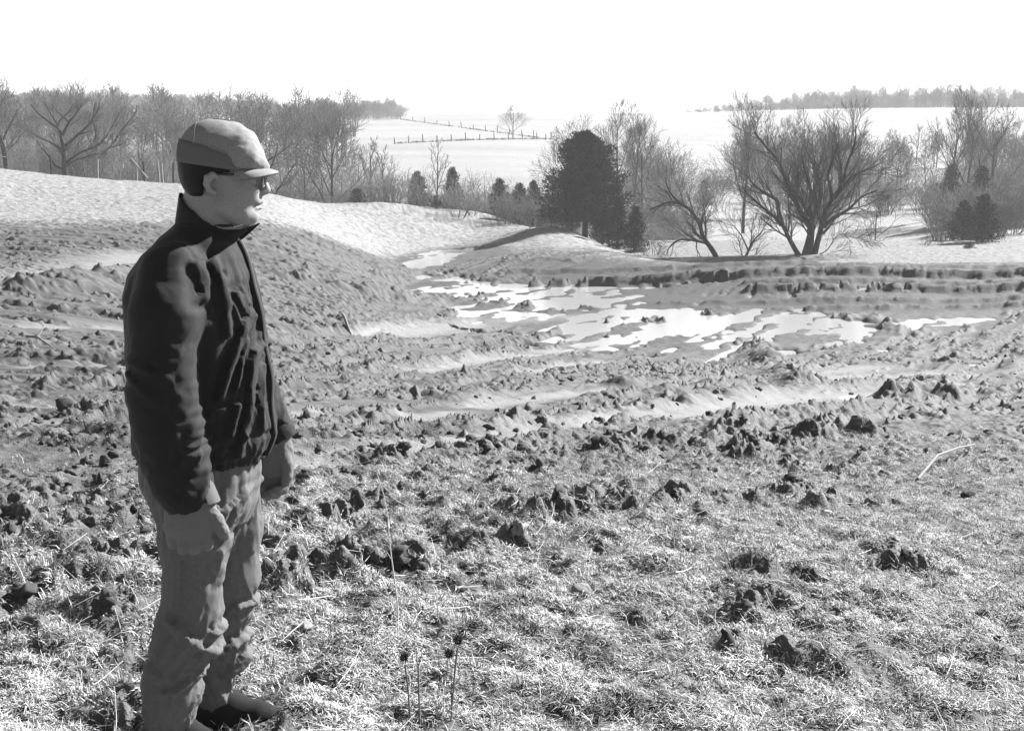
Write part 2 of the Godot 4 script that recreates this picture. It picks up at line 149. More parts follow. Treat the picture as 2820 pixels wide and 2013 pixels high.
# ---------------------------------------------------------------- mesh builder
class MB:
	var v := PackedVector3Array()
	var n := PackedVector3Array()
	var c := PackedColorArray()
	var i := PackedInt32Array()
	var col := Color(1, 1, 1)
	var colored := false

	func vert(p: Vector3, nn: Vector3) -> int:
		v.append(p); n.append(nn)
		if colored: c.append(col)
		return v.size() - 1

	func tri(a: Vector3, b: Vector3, d: Vector3) -> void:
		var nn := (d - a).cross(b - a).normalized()
		var k := vert(a, nn); vert(b, nn); vert(d, nn)
		i.append(k); i.append(k + 1); i.append(k + 2)

	func quad(a: Vector3, b: Vector3, d: Vector3, e: Vector3) -> void:
		var nn := (d - a).cross(b - a).normalized()
		var k := vert(a, nn); vert(b, nn); vert(d, nn); vert(e, nn)
		for q in [0, 1, 2, 0, 2, 3]: i.append(k + q)

	func tube(path: PackedVector3Array, rad: PackedFloat32Array, sides: int, capped := false) -> void:
		var m := path.size()
		var base := v.size()
		var t := (path[1] - path[0]).normalized()
		var side := t.cross(Vector3(0.31, 0.17, 0.93)).normalized()
		for k in m:
			if k > 0 and k < m - 1: t = (path[k + 1] - path[k - 1]).normalized()
			elif k == m - 1: t = (path[k] - path[k - 1]).normalized()
			side = (side - t * side.dot(t)).normalized()
			var up := t.cross(side)
			for s in sides:
				var a := TAU * s / sides
				var o := side * cos(a) + up * sin(a)
				v.append(path[k] + o * rad[k]); n.append(o)
				if colored: c.append(col)
		for k in m - 1:
			for s in sides:
				var s2 := (s + 1) % sides
				var p := base + k * sides
				i.append(p + s); i.append(p + sides + s); i.append(p + s2)
				i.append(p + s2); i.append(p + sides + s); i.append(p + sides + s2)
		if capped:
			for e in [0, m - 1]:
				var ctr := vert(path[e], (path[0] - path[1] if e == 0 else path[e] - path[e - 1]).normalized())
				for s in sides:
					var s2 := (s + 1) % sides
					var p: int = base + e * sides
					if e == 0: i.append(ctr); i.append(p + s); i.append(p + s2)
					else: i.append(ctr); i.append(p + s2); i.append(p + s)

	func box(ctr: Vector3, h: Vector3, b := Basis.IDENTITY) -> void:
		for ax in 3:
			for sg in [-1.0, 1.0]:
				var nn := Vector3.ZERO; nn[ax] = sg
				var p := Vector3.ZERO; p[(ax + 1) % 3] = 1.0
				var q := nn.cross(p)
				var k := v.size()
				for e in [[-1, -1], [1, -1], [1, 1], [-1, 1]]:
					vert(ctr + b * ((nn + p * e[0] + q * e[1]) * h), b * nn)
				for w in [0, 2, 1, 0, 3, 2]: i.append(k + w)

	func grid(pts: Array, wrap := false) -> void:      # rows of equal length; normals smoothed
		var rows := pts.size(); var cols: int = pts[0].size()
		var base := v.size()
		for r in rows:
			for q in cols: vert(pts[r][q], Vector3.ZERO)
		for r in rows - 1:
			for q in (cols if wrap else cols - 1):
				var q2 := (q + 1) % cols
				var a := base + r * cols + q; var b := base + r * cols + q2
				var d := base + (r + 1) * cols + q2; var e := base + (r + 1) * cols + q
				for w in [a, b, d, a, d, e]: i.append(w)
		smooth(base)

	func smooth(from := 0) -> void:
		for k in range(from, v.size()): n[k] = Vector3.ZERO
		for k in range(0, i.size(), 3):
			var a := i[k]; var b := i[k + 1]; var d := i[k + 2]
			if a < from: continue
			var nn := (v[d] - v[a]).cross(v[b] - v[a])
			n[a] += nn; n[b] += nn; n[d] += nn
		for k in range(from, v.size()): n[k] = n[k].normalized()

	func done() -> ArrayMesh:
		var arr := []; arr.resize(Mesh.ARRAY_MAX)
		arr[Mesh.ARRAY_VERTEX] = v; arr[Mesh.ARRAY_NORMAL] = n; arr[Mesh.ARRAY_INDEX] = i
		if colored: arr[Mesh.ARRAY_COLOR] = c
		var m := ArrayMesh.new()
		m.add_surface_from_arrays(Mesh.PRIMITIVE_TRIANGLES, arr)
		return m

# ---------------------------------------------------------------- distance field meshed as surface nets
class Field:
	var o: Vector3
	var h: float
	var nx: int
	var ny: int
	var nzz: int
	var f := PackedFloat32Array()

	func _init(lo: Vector3, hi: Vector3, cell: float) -> void:
		o = lo; h = cell
		nx = int(ceil((hi.x - lo.x) / cell)) + 1; ny = int(ceil((hi.y - lo.y) / cell)) + 1; nzz = int(ceil((hi.z - lo.z) / cell)) + 1
		f.resize(nx * ny * nzz); f.fill(1.0)

	# a tapered capsule; sc stretches space about it (a larger factor makes it thinner along that axis); cut < 0 carves
	func cap(a: Vector3, b: Vector3, ra: float, rb: float, k := 0.02, carve := false, sc := Vector3.ONE) -> void:
		var rm: float = maxf(ra, rb) + k + 2.0 * h
		var lo := Vector3(minf(a.x, b.x) - rm / sc.x, minf(a.y, b.y) - rm / sc.y, minf(a.z, b.z) - rm / sc.z)
		var hi := Vector3(maxf(a.x, b.x) + rm / sc.x, maxf(a.y, b.y) + rm / sc.y, maxf(a.z, b.z) + rm / sc.z)
		var x0 := maxi(0, int((lo.x - o.x) / h)); var x1 := mini(nx - 1, int((hi.x - o.x) / h) + 1)
		var y0 := maxi(0, int((lo.y - o.y) / h)); var y1 := mini(ny - 1, int((hi.y - o.y) / h) + 1)
		var z0 := maxi(0, int((lo.z - o.z) / h)); var z1 := mini(nzz - 1, int((hi.z - o.z) / h) + 1)
		var ba := (b - a) * sc
		var bb := maxf(ba.dot(ba), 1e-9)
		for z in range(z0, z1 + 1):
			for y in range(y0, y1 + 1):
				var at := (z * ny + y) * nx + x0
				var pa := (o + Vector3(x0, y, z) * h - a) * sc
				var st := h * sc.x
				for x in range(x0, x1 + 1):
					var t := clampf(pa.dot(ba) / bb, 0.0, 1.0)
					var d := (pa - ba * t).length() - (ra + (rb - ra) * t)
					var e := f[at]
					if carve:
						d = -d
						var q := maxf(k - absf(d - e), 0.0) / k
						f[at] = maxf(d, e) + q * q * k * 0.25
					else:
						var q := maxf(k - absf(d - e), 0.0) / k
						f[at] = minf(d, e) - q * q * k * 0.25
					at += 1
					pa.x += st

	# stacked ellipses: rows of [y, centre x, half depth, half width, centre z]
	func stack(rows: Array, k: float, power := 2.0) -> void:
		var last: Array = rows[-1]
		var x0 := 0; var x1 := nx - 1
		for y in ny:
			var py := o.y + y * h
			var over := 0.0
			if py < rows[0][0]: over = rows[0][0] - py
			elif py > last[0]: over = py - last[0]
			if over > 0.08: continue
			var q := clampf(py, rows[0][0], last[0])
			var s := 0
			while s < rows.size() - 2 and q > rows[s + 1][0]: s += 1
			var t: float = smoothstep(rows[s][0], rows[s + 1][0], q) * 0.35 + 0.65 * (q - rows[s][0]) / (rows[s + 1][0] - rows[s][0])
			var cx: float = lerpf(rows[s][1], rows[s + 1][1], t); var ax: float = lerpf(rows[s][2], rows[s + 1][2], t)
			var az: float = lerpf(rows[s][3], rows[s + 1][3], t); var cz: float = lerpf(rows[s][4], rows[s + 1][4], t)
			for z in nzz:
				var dz := absf(o.z + z * h - cz) / az
				var at := (z * ny + y) * nx
				for x in range(x0, x1 + 1):
					var dx := absf(o.x + x * h - cx) / ax
					var r := pow(pow(dx, power) + pow(dz, power), 1.0 / power)
					var d := (r - 1.0) * minf(ax, az)
					if over > 0.0: d = maxf(d, over) if d < 0.0 else sqrt(d * d + over * over)
					var e := f[at + x]
					var w := maxf(k - absf(d - e), 0.0) / k
					f[at + x] = minf(d, e) - w * w * k * 0.25

	func each(fn: Callable) -> void:
		for z in nzz:
			for y in ny:
				var at := (z * ny + y) * nx
				for x in nx:
					f[at + x] = fn.call(o + Vector3(x, y, z) * h, f[at + x])

	func mesh_into(mb: MB) -> void:
		var id := PackedInt32Array(); id.resize(f.size()); id.fill(-1)
		var sy := nx; var sz := nx * ny
		var from := mb.v.size()
		var offs := [0, 1, sy, sy + 1, sz, sz + 1, sz + sy, sz + sy + 1]
		var edges := [[0, 1], [2, 3], [4, 5], [6, 7], [0, 2], [1, 3], [4, 6], [5, 7], [0, 4], [1, 5], [2, 6], [3, 7]]
		for z in nzz - 1:
			for y in ny - 1:
				var at := (z * ny + y) * nx
				for x in nx - 1:
					var a := at + x
					var g0 := f[a]
					if absf(g0) > 3.0 * h: continue
					var inside := 0
					for q in 8:
						if f[a + offs[q]] < 0.0: inside += 1
					if inside == 0 or inside == 8: continue
					var p := Vector3.ZERO; var cnt := 0
					for e in edges:
						var fa := f[a + offs[e[0]]]; var fb := f[a + offs[e[1]]]
						if (fa < 0.0) != (fb < 0.0):
							var t := fa / (fa - fb)
							var q0: int = e[0]; var q1: int = e[1]
							var pa := Vector3(q0 & 1, (q0 >> 1) & 1, q0 >> 2); var pb := Vector3(q1 & 1, (q1 >> 1) & 1, q1 >> 2)
							p += pa.lerp(pb, t); cnt += 1
					id[a] = mb.vert(o + (Vector3(x, y, z) + p / cnt) * h, Vector3.UP)
		for z in range(1, nzz - 1):
			for y in range(1, ny - 1):
				for x in range(1, nx - 1):
					var a := (z * ny + y) * nx + x
					if absf(f[a]) > 3.0 * h: continue
					var s := f[a] < 0.0
					if s != (f[a + 1] < 0.0): _q(mb, id, a, sy, sz, s)
					if s != (f[a + sy] < 0.0): _q(mb, id, a, sz, 1, s)
					if s != (f[a + sz] < 0.0): _q(mb, id, a, 1, sy, s)
		mb.smooth(from)

	func _q(mb: MB, id: PackedInt32Array, a: int, u: int, w: int, s: bool) -> void:
		var p := id[a]; var q := id[a - u]; var r := id[a - u - w]; var t := id[a - w]
		if p < 0 or q < 0 or r < 0 or t < 0: return
		if s:
			for k in [p, r, q, p, t, r]: mb.i.append(k)
		else:
			for k in [p, q, r, p, r, t]: mb.i.append(k)

# ---------------------------------------------------------------- naming
func numbered(called: String) -> String:
	if not names.has(called):
		names[called] = 0
		return called
	names[called] += 1
	return "%s_%03d" % [called, names[called]]

func tag(o: Node3D, label: String, category := "", group := "", kind := "") -> Node3D:
	if label: o.set_meta("label", label)
	if category: o.set_meta("category", category)
	if group: o.set_meta("group", group)
	if kind: o.set_meta("kind", kind)
	return o

func obj(called: String, mesh: Mesh, mat: Material, parent: Node3D = null) -> MeshInstance3D:
	var o := MeshInstance3D.new()
	o.mesh = mesh; o.material_override = mat
	o.cast_shadow = GeometryInstance3D.SHADOW_CASTING_SETTING_ON
	if parent == null:
		o.name = numbered(called); add_child(o)
	else:
		o.name = called; parent.add_child(o, true)
	return o

func thing(called: String, at: Vector3, label: String, category: String, group := "") -> Node3D:
	var o := Node3D.new()
	o.name = numbered(called); add_child(o); o.position = at
	tag(o, label, category, group)
	return o

func many(called: String, mesh: Mesh, mat: Material, places: Array, label: String, category: String, tints := PackedColorArray(), parent: Node3D = null) -> MultiMeshInstance3D:
	var mm := MultiMesh.new()
	mm.transform_format = MultiMesh.TRANSFORM_3D
	mm.use_colors = tints.size() > 0
	mm.mesh = mesh
	mm.instance_count = places.size()
	for k in places.size():
		mm.set_instance_transform(k, places[k])
		if tints.size() > 0: mm.set_instance_color(k, tints[k])
	var o := MultiMeshInstance3D.new()
	o.multimesh = mm; o.material_override = mat
	if parent == null:
		o.name = numbered(called); add_child(o); tag(o, label, category, "", "stuff")
	else:
		o.name = called; parent.add_child(o, true); tag(o, label, "", "", "stuff")
	return o

func grey(v: float) -> Color:      # a real-world reflectance as an sRGB grey
	return Color(v, v, v).linear_to_srgb()

func mat(v: float, rough: float, spec := 0.5) -> StandardMaterial3D:
	var m := StandardMaterial3D.new()
	m.albedo_color = grey(v); m.roughness = rough; m.metallic_specular = spec
	return m

func noise_tex(freq: float, lo: float, hi: float, size := 512, sd := 3, oct := 4) -> NoiseTexture2D:
	var n := FastNoiseLite.new(); n.seed = sd; n.frequency = freq; n.fractal_octaves = oct
	var t := NoiseTexture2D.new(); t.width = size; t.height = size; t.seamless = true; t.noise = n
	var g := Gradient.new(); g.set_color(0, Color(lo, lo, lo)); g.set_color(1, Color(hi, hi, hi))
	t.color_ramp = g
	return t

func noise_normal(freq: float, strength: float, size := 512, sd := 5) -> NoiseTexture2D:
	var n := FastNoiseLite.new(); n.seed = sd; n.frequency = freq; n.fractal_octaves = 4
	var t := NoiseTexture2D.new(); t.width = size; t.height = size; t.seamless = true; t.noise = n
	t.as_normal_map = true; t.bump_strength = strength
	return t

func textured(m: StandardMaterial3D, tex: Texture2D, nrm: Texture2D, tile: float, nscale := 1.0, in_world := false) -> StandardMaterial3D:
	m.uv1_triplanar = true
	m.uv1_world_triplanar = in_world
	m.uv1_scale = Vector3.ONE * tile
	if tex: m.albedo_texture = tex
	if nrm:
		m.normal_enabled = true; m.normal_texture = nrm; m.normal_scale = nscale
	return m

# ---------------------------------------------------------------- landform
func make_table() -> void:
	table.resize(NU * NS)
	var n := TU.size()
	var tu := PackedFloat32Array(TU); var ts := PackedFloat32Array(TS); var tw := PackedFloat32Array(TW)
	for b in NS:
		var d := exp(lerpf(S0, S1, float(b) / (NS - 1)))
		var s := log(d) * 0.55
		var sq := sqrt(d)
		for a in NU:
			var u := lerpf(U0, U1, float(a) / (NU - 1))
			var acc: float = TA[0] + TA[1] * u + TA[2] * s
			for k in n:
				var du := u - tu[k]; var dt := s - ts[k]
				var r := du * du + dt * dt
				if r > 1e-9: acc += 0.5 * tw[k] * r * log(r)
			table[b * NU + a] = acc * sq

func land(x: float, d: float) -> float:      # the smooth landform
	if d < 0.9: d = 0.9
	var fa := clampf((x / d - U0) / (U1 - U0), 0.0, 0.99999) * (NU - 1)
	var fb := clampf((log(d) - S0) / (S1 - S0), 0.0, 0.99999) * (NS - 1)
	var a := int(fa); var b := int(fb)
	fa -= a; fb -= b
	var k := b * NU + a
	return lerpf(lerpf(table[k], table[k + 1], fa), lerpf(table[k + NU], table[k + NU + 1], fa), fb)

func ground_at(x: float, d: float) -> float:      # the finished ground sheet
	var r := gd.bsearch(d) - 1
	r = clampi(r, 0, gd.size() - 2)
	var u := x / d
	var q := clampi(gu.bsearch(u) - 1, 0, gu.size() - 2)
	var fr := clampf((d - gd[r]) / (gd[r + 1] - gd[r]), 0.0, 1.0); var fq := clampf((u - gu[q]) / (gu[q + 1] - gu[q]), 0.0, 1.0)
	var w := gu.size(); var k := r * w + q
	return lerpf(lerpf(gy[k], gy[k + 1], fq), lerpf(gy[k + w], gy[k + w + 1], fq), fr)

func turf_at(x: float, d: float) -> float:
	var r := clampi(gd.bsearch(d) - 1, 0, gd.size() - 2)
	var q := clampi(gu.bsearch(x / d) - 1, 0, gu.size() - 2)
	return gw[r * gu.size() + q]

func lookup(xs: Array, ys: Array, x: float) -> float:
	if x <= xs[0]: return ys[0]
	for k in xs.size() - 1:
		if x < xs[k + 1]: return lerpf(ys[k], ys[k + 1], (x - xs[k]) / (xs[k + 1] - xs[k]))
	return ys[-1]

func make_ground() -> void:
	for n in [[nz_big, 11, 0.5, 4], [nz_mid, 12, 3.2, 3], [nz_fine, 13, 11.0, 3], [nz_patch, 15, 0.35, 4], [nz_furrow, 16, 1.0, 3], [nz_wander, 18, 0.5, 2]]:
		n[0].noise_type = FastNoiseLite.TYPE_SIMPLEX_SMOOTH; n[0].seed = n[1]; n[0].frequency = n[2]; n[0].fractal_octaves = n[3]
	nz_clod.noise_type = FastNoiseLite.TYPE_CELLULAR; nz_clod.seed = 4; nz_clod.frequency = 4.6
	nz_clod.cellular_return_type = FastNoiseLite.RETURN_DISTANCE; nz_clod.fractal_type = FastNoiseLite.FRACTAL_FBM; nz_clod.fractal_octaves = 2; nz_clod.fractal_gain = 0.45
	var d := 1.0
	while d < 1000.0:
		gd.append(d)
		d *= 1.03 if d < 2.8 else (1.0044 if d < 12.0 else (1.0037 if d < 38.0 else (1.0031 if d < 102.0 else 1.014)))
	for u in [-3.0, -2.0, -1.4, -1.0, -0.8, -0.66, -0.56, -0.5]: gu.append(u)
	var inner := 600
	for k in inner + 1: gu.append(lerpf(-0.46, 0.46, float(k) / inner))
	for u in [0.5, 0.56, 0.66, 0.8, 1.0, 1.4, 2.0, 3.0]: gu.append(u)
	var R := gd.size(); var C := gu.size()
	gy.resize(R * C); gw.resize(R * C)
	var ridge := PackedFloat32Array(); ridge.resize(R * C)
	var rough := PackedFloat32Array(); rough.resize(R * C)
	var track := PackedFloat32Array(); track.resize(R * C)
	var pool := PackedFloat32Array(); pool.resize(R * C)
	var plevel := PackedFloat32Array(); plevel.resize(R * C)
	for e in RIDGES: lay_line(e[3], e[1], e[0], ridge, rough, e[2])
	for e in TRACKS: lay_line(e[1], e[0], 1.0, track, PackedFloat32Array(), 0.0)
	for e in POOLS: lay_pool(e, WATER_LEVEL, pool, plevel)
	for e in PUDDLES: lay_pool(e[1], e[0], pool, plevel)
	var verts := PackedVector3Array(); verts.resize(R * C)
	var cols := PackedColorArray(); cols.resize(R * C)
	var turf_d := PackedFloat32Array(); var hill_d := PackedFloat32Array()
	for u in gu:
		turf_d.append(lookup([-0.40, -0.30, -0.2, -0.087, 0.068, 0.2, 0.38], [5.3, 5.2, 6.2, 7.6, 8.8, 11.5, 13.0], u))
		hill_d.append(lookup([-0.45, -0.37, -0.28, -0.19, -0.126, -0.03, -0.015, 0.0, 0.1, 0.45], [54.0, 58.0, 62.0, 71.0, 79.0, 96.0, 92.0, 84.0, 77.5, 76.0], u))
	for r in R:
		d = gd[r]
		var near := clampf((26.0 - d) / 16.0, 0.0, 1.0)
		for q in C:
			var k := r * C + q
			var x := gu[q] * d
			var y := land(x, d)
			if d < 2.0 or absf(gu[q]) > 0.47:
				gy[k] = y; verts[k] = Vector3(x, y, -d); cols[k] = Color(0.3, 0.3, 0.3); gw[k] = 0.5
				continue
			var b := nz_big.get_noise_2d(x, d)
			var m := nz_mid.get_noise_2d(x, d)
			var pt := nz_patch.get_noise_2d(x * 1.0, d * 1.0)
			var pt2 := nz_patch.get_noise_2d(x * 6.0 + 40.0, d * 6.0)
			# turf or bare soil
			var turf := 0.0
			if d < 20.0:
				turf = 1.0 - smoothstep(0.8, 1.25, d / turf_d[q] + pt2 * 0.55)
				turf *= smoothstep(-0.5, 0.0, pt2 + lerpf(0.28, -0.05, smoothstep(4.0, 9.5, d)) + 0.3 * m)
			elif d > 45.0:
				turf = smoothstep(-0.05, 0.05, (d - hill_d[q]) / 60.0 + pt2 * 0.06 + pt * 0.05)
				if d < 110.0: turf *= (0.55 + 0.45 * smoothstep(-0.3, 0.1, pt2)) * (0.35 + 0.65 * smoothstep(-0.42, -0.2, m + 0.3 * b))
			if d < 14.0: turf *= 1.0 - smoothstep(0.04, 0.11, ridge[k] + 0.05 * m) * smoothstep(14.0, 11.0, d)
			var far := smoothstep(95.0, 125.0, d)
			var rd := rough[k]
			var tk := track[k]
			var rel := d / turf_d[q]
			var dug := smoothstep(0.55, 0.85, rel + 0.25 * pt2) * smoothstep(1.55, 1.1, rel + 0.35 * pt2) if d < 30.0 else 0.0      # turned earth along the edge of the turf
			if d < 14.0: dug = maxf(dug, 0.6 * (1.0 - turf) * smoothstep(14.0, 11.0, d) * smoothstep(4.0, 6.5, d) * smoothstep(1.5, 1.1, rel))
			var fill := smoothstep(-2.0, 3.0, x) * smoothstep(55.0, 58.0, d) * smoothstep(79.0, 75.0, d)      # the graded fill of the dam
			var bump := (b * 0.06 + m * (0.009 + 0.045 * near * smoothstep(9.0, 6.0, d) + 0.026 * dug)) * (1.0 - 0.65 * fill)
			var fine := nz_fine.get_noise_2d(x, d)
			var clod := smoothstep(0.02, 0.42, m + 0.45 * fine)      # broken lumps
			var clod_amp := (0.004 + 0.018 * rd + 0.024 * dug) * (1.0 - 0.65 * turf) * smoothstep(-0.35, 0.35, pt2 + 0.5 * pt + rd * 0.4)
			if d > 26.0: clod_amp *= 0.55 + 0.6 * rd
			bump += clod * clod_amp
			bump += fine * (0.006 + 0.014 * dug + 0.010 * minf(rd, 1.0)) * lerpf(1.0, 0.6, 1.0 - near)
			bump += ridge[k] * lerpf(0.40, 0.66, smoothstep(9.0, 18.0, d)) * (0.8 + (0.8 * b + 0.22 * m + 0.10 * fine) * clampf(rd, 0.08, 1.0))
			# wheel and blade marks of the grading, running off to the right and, on the left, across
			var wet := 0.0
			var side_w := smoothstep(-6.0, -1.0, x + 0.05 * d)
			if d > 8.0 and d < 80.0 and turf < 0.9:
				var f1 := nz_furrow.get_noise_2d((0.89 * x - 0.45 * d) * 0.9 + b * 0.3, (0.45 * x + 0.89 * d) * 0.055)
				var f2 := nz_furrow.get_noise_2d((d + 0.12 * x) * 0.8 + b * 0.35, x * 0.08 + 60.0)
				var fw := lerpf(f2, f1, side_w)
				var berm := maxf(0.0, 1.0 - absf(fw) * 9.0)      # spoil thrown up beside the marks
				bump += (fw * 0.13 + berm * 0.16 * (0.6 + 0.35 * m + 0.2 * fine) * smoothstep(-0.3, 0.15, pt2)) * (0.8 + 0.5 * smoothstep(15.0, 40.0, d)) * smoothstep(8.0, 12.0, d) * (1.0 - turf) * (1.0 - 0.5 * dug) * (1.0 - 0.6 * fill)
				wet = smoothstep(0.0, -0.35, fw + 0.3 * pt2) * smoothstep(8.0, 12.0, d)
				if d > 43.0 and d < 63.0 and x > -3.5 and x < 15.0 and pool[k] == 0.0 and f1 + 0.5 * b < -0.38:
					pool[k] = 1.0; plevel[k] = WATER_LEVEL
			bump *= 1.0 - 0.9 * tk
			bump -= tk * 0.05
			bump *= 1.0 - 0.6 * far
			y += bump
			var soil := 0.088 + 0.04 * pt2 + 0.025 * m
			soil -= 0.05 * fill      # moist earth, with shade of the face turned from the sun painted in
			soil *= 1.0 - 0.35 * wet
			soil = lerpf(soil, 0.23 + 0.05 * pt2, tk * 0.85)  # pale packed tracks, with their wet sheen painted into the colour
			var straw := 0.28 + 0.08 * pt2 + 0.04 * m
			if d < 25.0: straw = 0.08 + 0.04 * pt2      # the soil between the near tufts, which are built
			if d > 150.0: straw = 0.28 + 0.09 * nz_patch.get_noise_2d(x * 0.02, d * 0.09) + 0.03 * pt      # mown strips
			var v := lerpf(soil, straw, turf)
			if pool[k] > 0.0:
				y = minf(y - 0.05, plevel[k] - 0.02 - 0.10 * minf(1.0, pool[k]))
				v = 0.07
			elif d > 40.0 and d < 100.0 and y < WATER_LEVEL + 0.05:
				y = WATER_LEVEL + 0.02 + 0.35 * maxf(0.0, bump) + 0.025 * absf(m)
				v *= 0.8
			v = clampf(v, 0.04, 0.55)
			gy[k] = y; gw[k] = turf
			verts[k] = Vector3(x, y, -d)
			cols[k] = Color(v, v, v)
	# water has worn the shores smooth
	for pass_no in 3:
		var old := gy.duplicate()
		for r in range(1, R - 1):
			if gd[r] < 42.0 or gd[r] > 98.0: continue
			for q in range(1, C - 1):
				var k := r * C + q
				if absf(old[k] - WATER_LEVEL) > 0.16: continue
				gy[k] = (old[k] * 2.0 + old[k - 1] + old[k + 1] + old[k - C] + old[k + C]) / 6.0
				verts[k].y = gy[k]
	var mb := MB.new()
	mb.v = verts; mb.c = cols; mb.colored = true
	mb.n.resize(R * C)
	for r in R:
		for q in C:
			var k := r * C + q
			var px := verts[k + 1 if q < C - 1 else k] - verts[k - 1 if q > 0 else k]
			var pz := verts[k + C if r < R - 1 else k] - verts[k - C if r > 0 else k]
			mb.n[k] = px.cross(pz).normalized()
	mb.i.resize((R - 1) * (C - 1) * 6)
	var w := 0
	for r in R - 1:
		for q in C - 1:
			var k := r * C + q
			mb.i[w] = k; mb.i[w + 1] = k + C; mb.i[w + 2] = k + 1
			mb.i[w + 3] = k + 1; mb.i[w + 4] = k + C; mb.i[w + 5] = k + C + 1
			w += 6
	var g := obj("ground", mb.done(), M.soil)
	tag(g, "bare graded earth, turf and pale fields rolling away to the far ridge", "", "", "structure")

func lay_line(p: Array, wd: float, h: float, into: PackedFloat32Array, rough: PackedFloat32Array, rg: float) -> void:
	var C := gu.size()
	for s in range(0, p.size() - 2, 2):
		var a := Vector2(p[s], p[s + 1]); var b := Vector2(p[s + 2], p[s + 3])
		var ab := b - a; var l2 := maxf(ab.length_squared(), 1e-6)
		var reach := wd * 2.4
		var r0 := maxi(0, gd.bsearch(minf(a.y, b.y) - reach)); var r1 := mini(gd.size() - 1, gd.bsearch(maxf(a.y, b.y) + reach))
		for r in range(r0, r1 + 1):
			var d := gd[r]
			var q0 := maxi(0, gu.bsearch((minf(a.x, b.x) - reach) / d)); var q1 := mini(C - 1, gu.bsearch((maxf(a.x, b.x) + reach) / d))
			for q in range(q0, q1 + 1):
				var x := gu[q] * d
				var wob := nz_wander.get_noise_2d(x * 0.8 / (0.3 + wd), d * 0.8 / (0.3 + wd)) * wd * 1.5 * minf(1.0, 0.3 + rg)
				var pt := Vector2(x, d + wob)
				var t := clampf((pt - a).dot(ab) / l2, 0.0, 1.0)
				var dist := (pt - a - ab * t).length() / wd
				if dist > 2.2: continue
				var g := exp(-dist * dist * 1.3)
				var k := r * C + q
				if h * g > into[k]: into[k] = h * g
				if rg > 0.0:
					var e := rg * exp(-dist * dist * 0.5)
					if e > rough[k]: rough[k] = e

func lay_pool(p: Array, level: float, pool: PackedFloat32Array, plevel: PackedFloat32Array) -> void:
	var C := gu.size()
	var pg := PackedVector2Array()
	var lo := Vector2(1e9, 1e9); var hi := -lo
	for s in range(0, p.size(), 2):
		var v := Vector2(p[s], p[s + 1])
		pg.append(v); lo = lo.min(v); hi = hi.max(v)
	var sz := clampf((hi - lo).length() * 0.05, 0.05, 0.7)
	var r0 := maxi(0, gd.bsearch(lo.y - sz)); var r1 := mini(gd.size() - 1, gd.bsearch(hi.y + sz))
	for r in range(r0, r1 + 1):
		var d := gd[r]
		var q0 := maxi(0, gu.bsearch((lo.x - sz) / d)); var q1 := mini(C - 1, gu.bsearch((hi.x + sz) / d))
		for q in range(q0, q1 + 1):
			var x := gu[q] * d
			var wv := Vector2(nz_patch.get_noise_2d(x * 4.0, d * 4.0), nz_patch.get_noise_2d(x * 4.0 + 9.0, d * 4.0 + 50.0)) * sz * 1.6
			var streak := nz_furrow.get_noise_2d((0.89 * x - 0.45 * d) * 0.8 + 0.5 * nz_big.get_noise_2d(x, d), (0.45 * x + 0.89 * d) * 0.09 + 20.0) if sz > 0.2 else 0.0
			if streak > -0.14 and Geometry2D.is_point_in_polygon(Vector2(x, d) + wv, pg):
				pool[r * C + q] = 1.0; plevel[r * C + q] = level

func make_water() -> void:
	# one still sheet under the basin floor; it shows wherever the mud dips below it
	var mb := MB.new()
	var rows := []
	for r in 29:
		var line := []
		var d := lerpf(98.0, 41.0, r / 28.0)
		for q in 31: line.append(Vector3(lerpf(-9.0 if d > 60.0 else -5.0, 24.0 if d < 69.0 else 13.0, q / 30.0), WATER_LEVEL, -d))
		rows.append(line)
	mb.grid(rows)
	tag(obj("pond_water", mb.done(), M.water), "shallow bright water lying in the mud of the pond floor", "", "", "structure")
	for e in PUDDLES:
		var p: Array = e[1]
		var ctr := Vector2.ZERO
		for s in range(0, p.size(), 2): ctr += Vector2(p[s], p[s + 1])
		ctr /= p.size() / 2.0
		var pm := MB.new()
		var ring := []
		for s in range(0, p.size(), 2):
			var v := ctr + (Vector2(p[s], p[s + 1]) - ctr) * 1.12
			ring.append(Vector3(v.x, e[0], -v.y))
		for s in ring.size():
			var a: Vector3 = ring[s]; var b: Vector3 = ring[(s + 1) % ring.size()]
			var c := Vector3(ctr.x, e[0], -ctr.y)
			if (b - a).cross(c - a).y > 0.0: pm.tri(a, c, b)
			else: pm.tri(a, b, c)
		tag(obj("puddle", pm.done(), M.water), "small puddle in the mud", "", "", "structure")

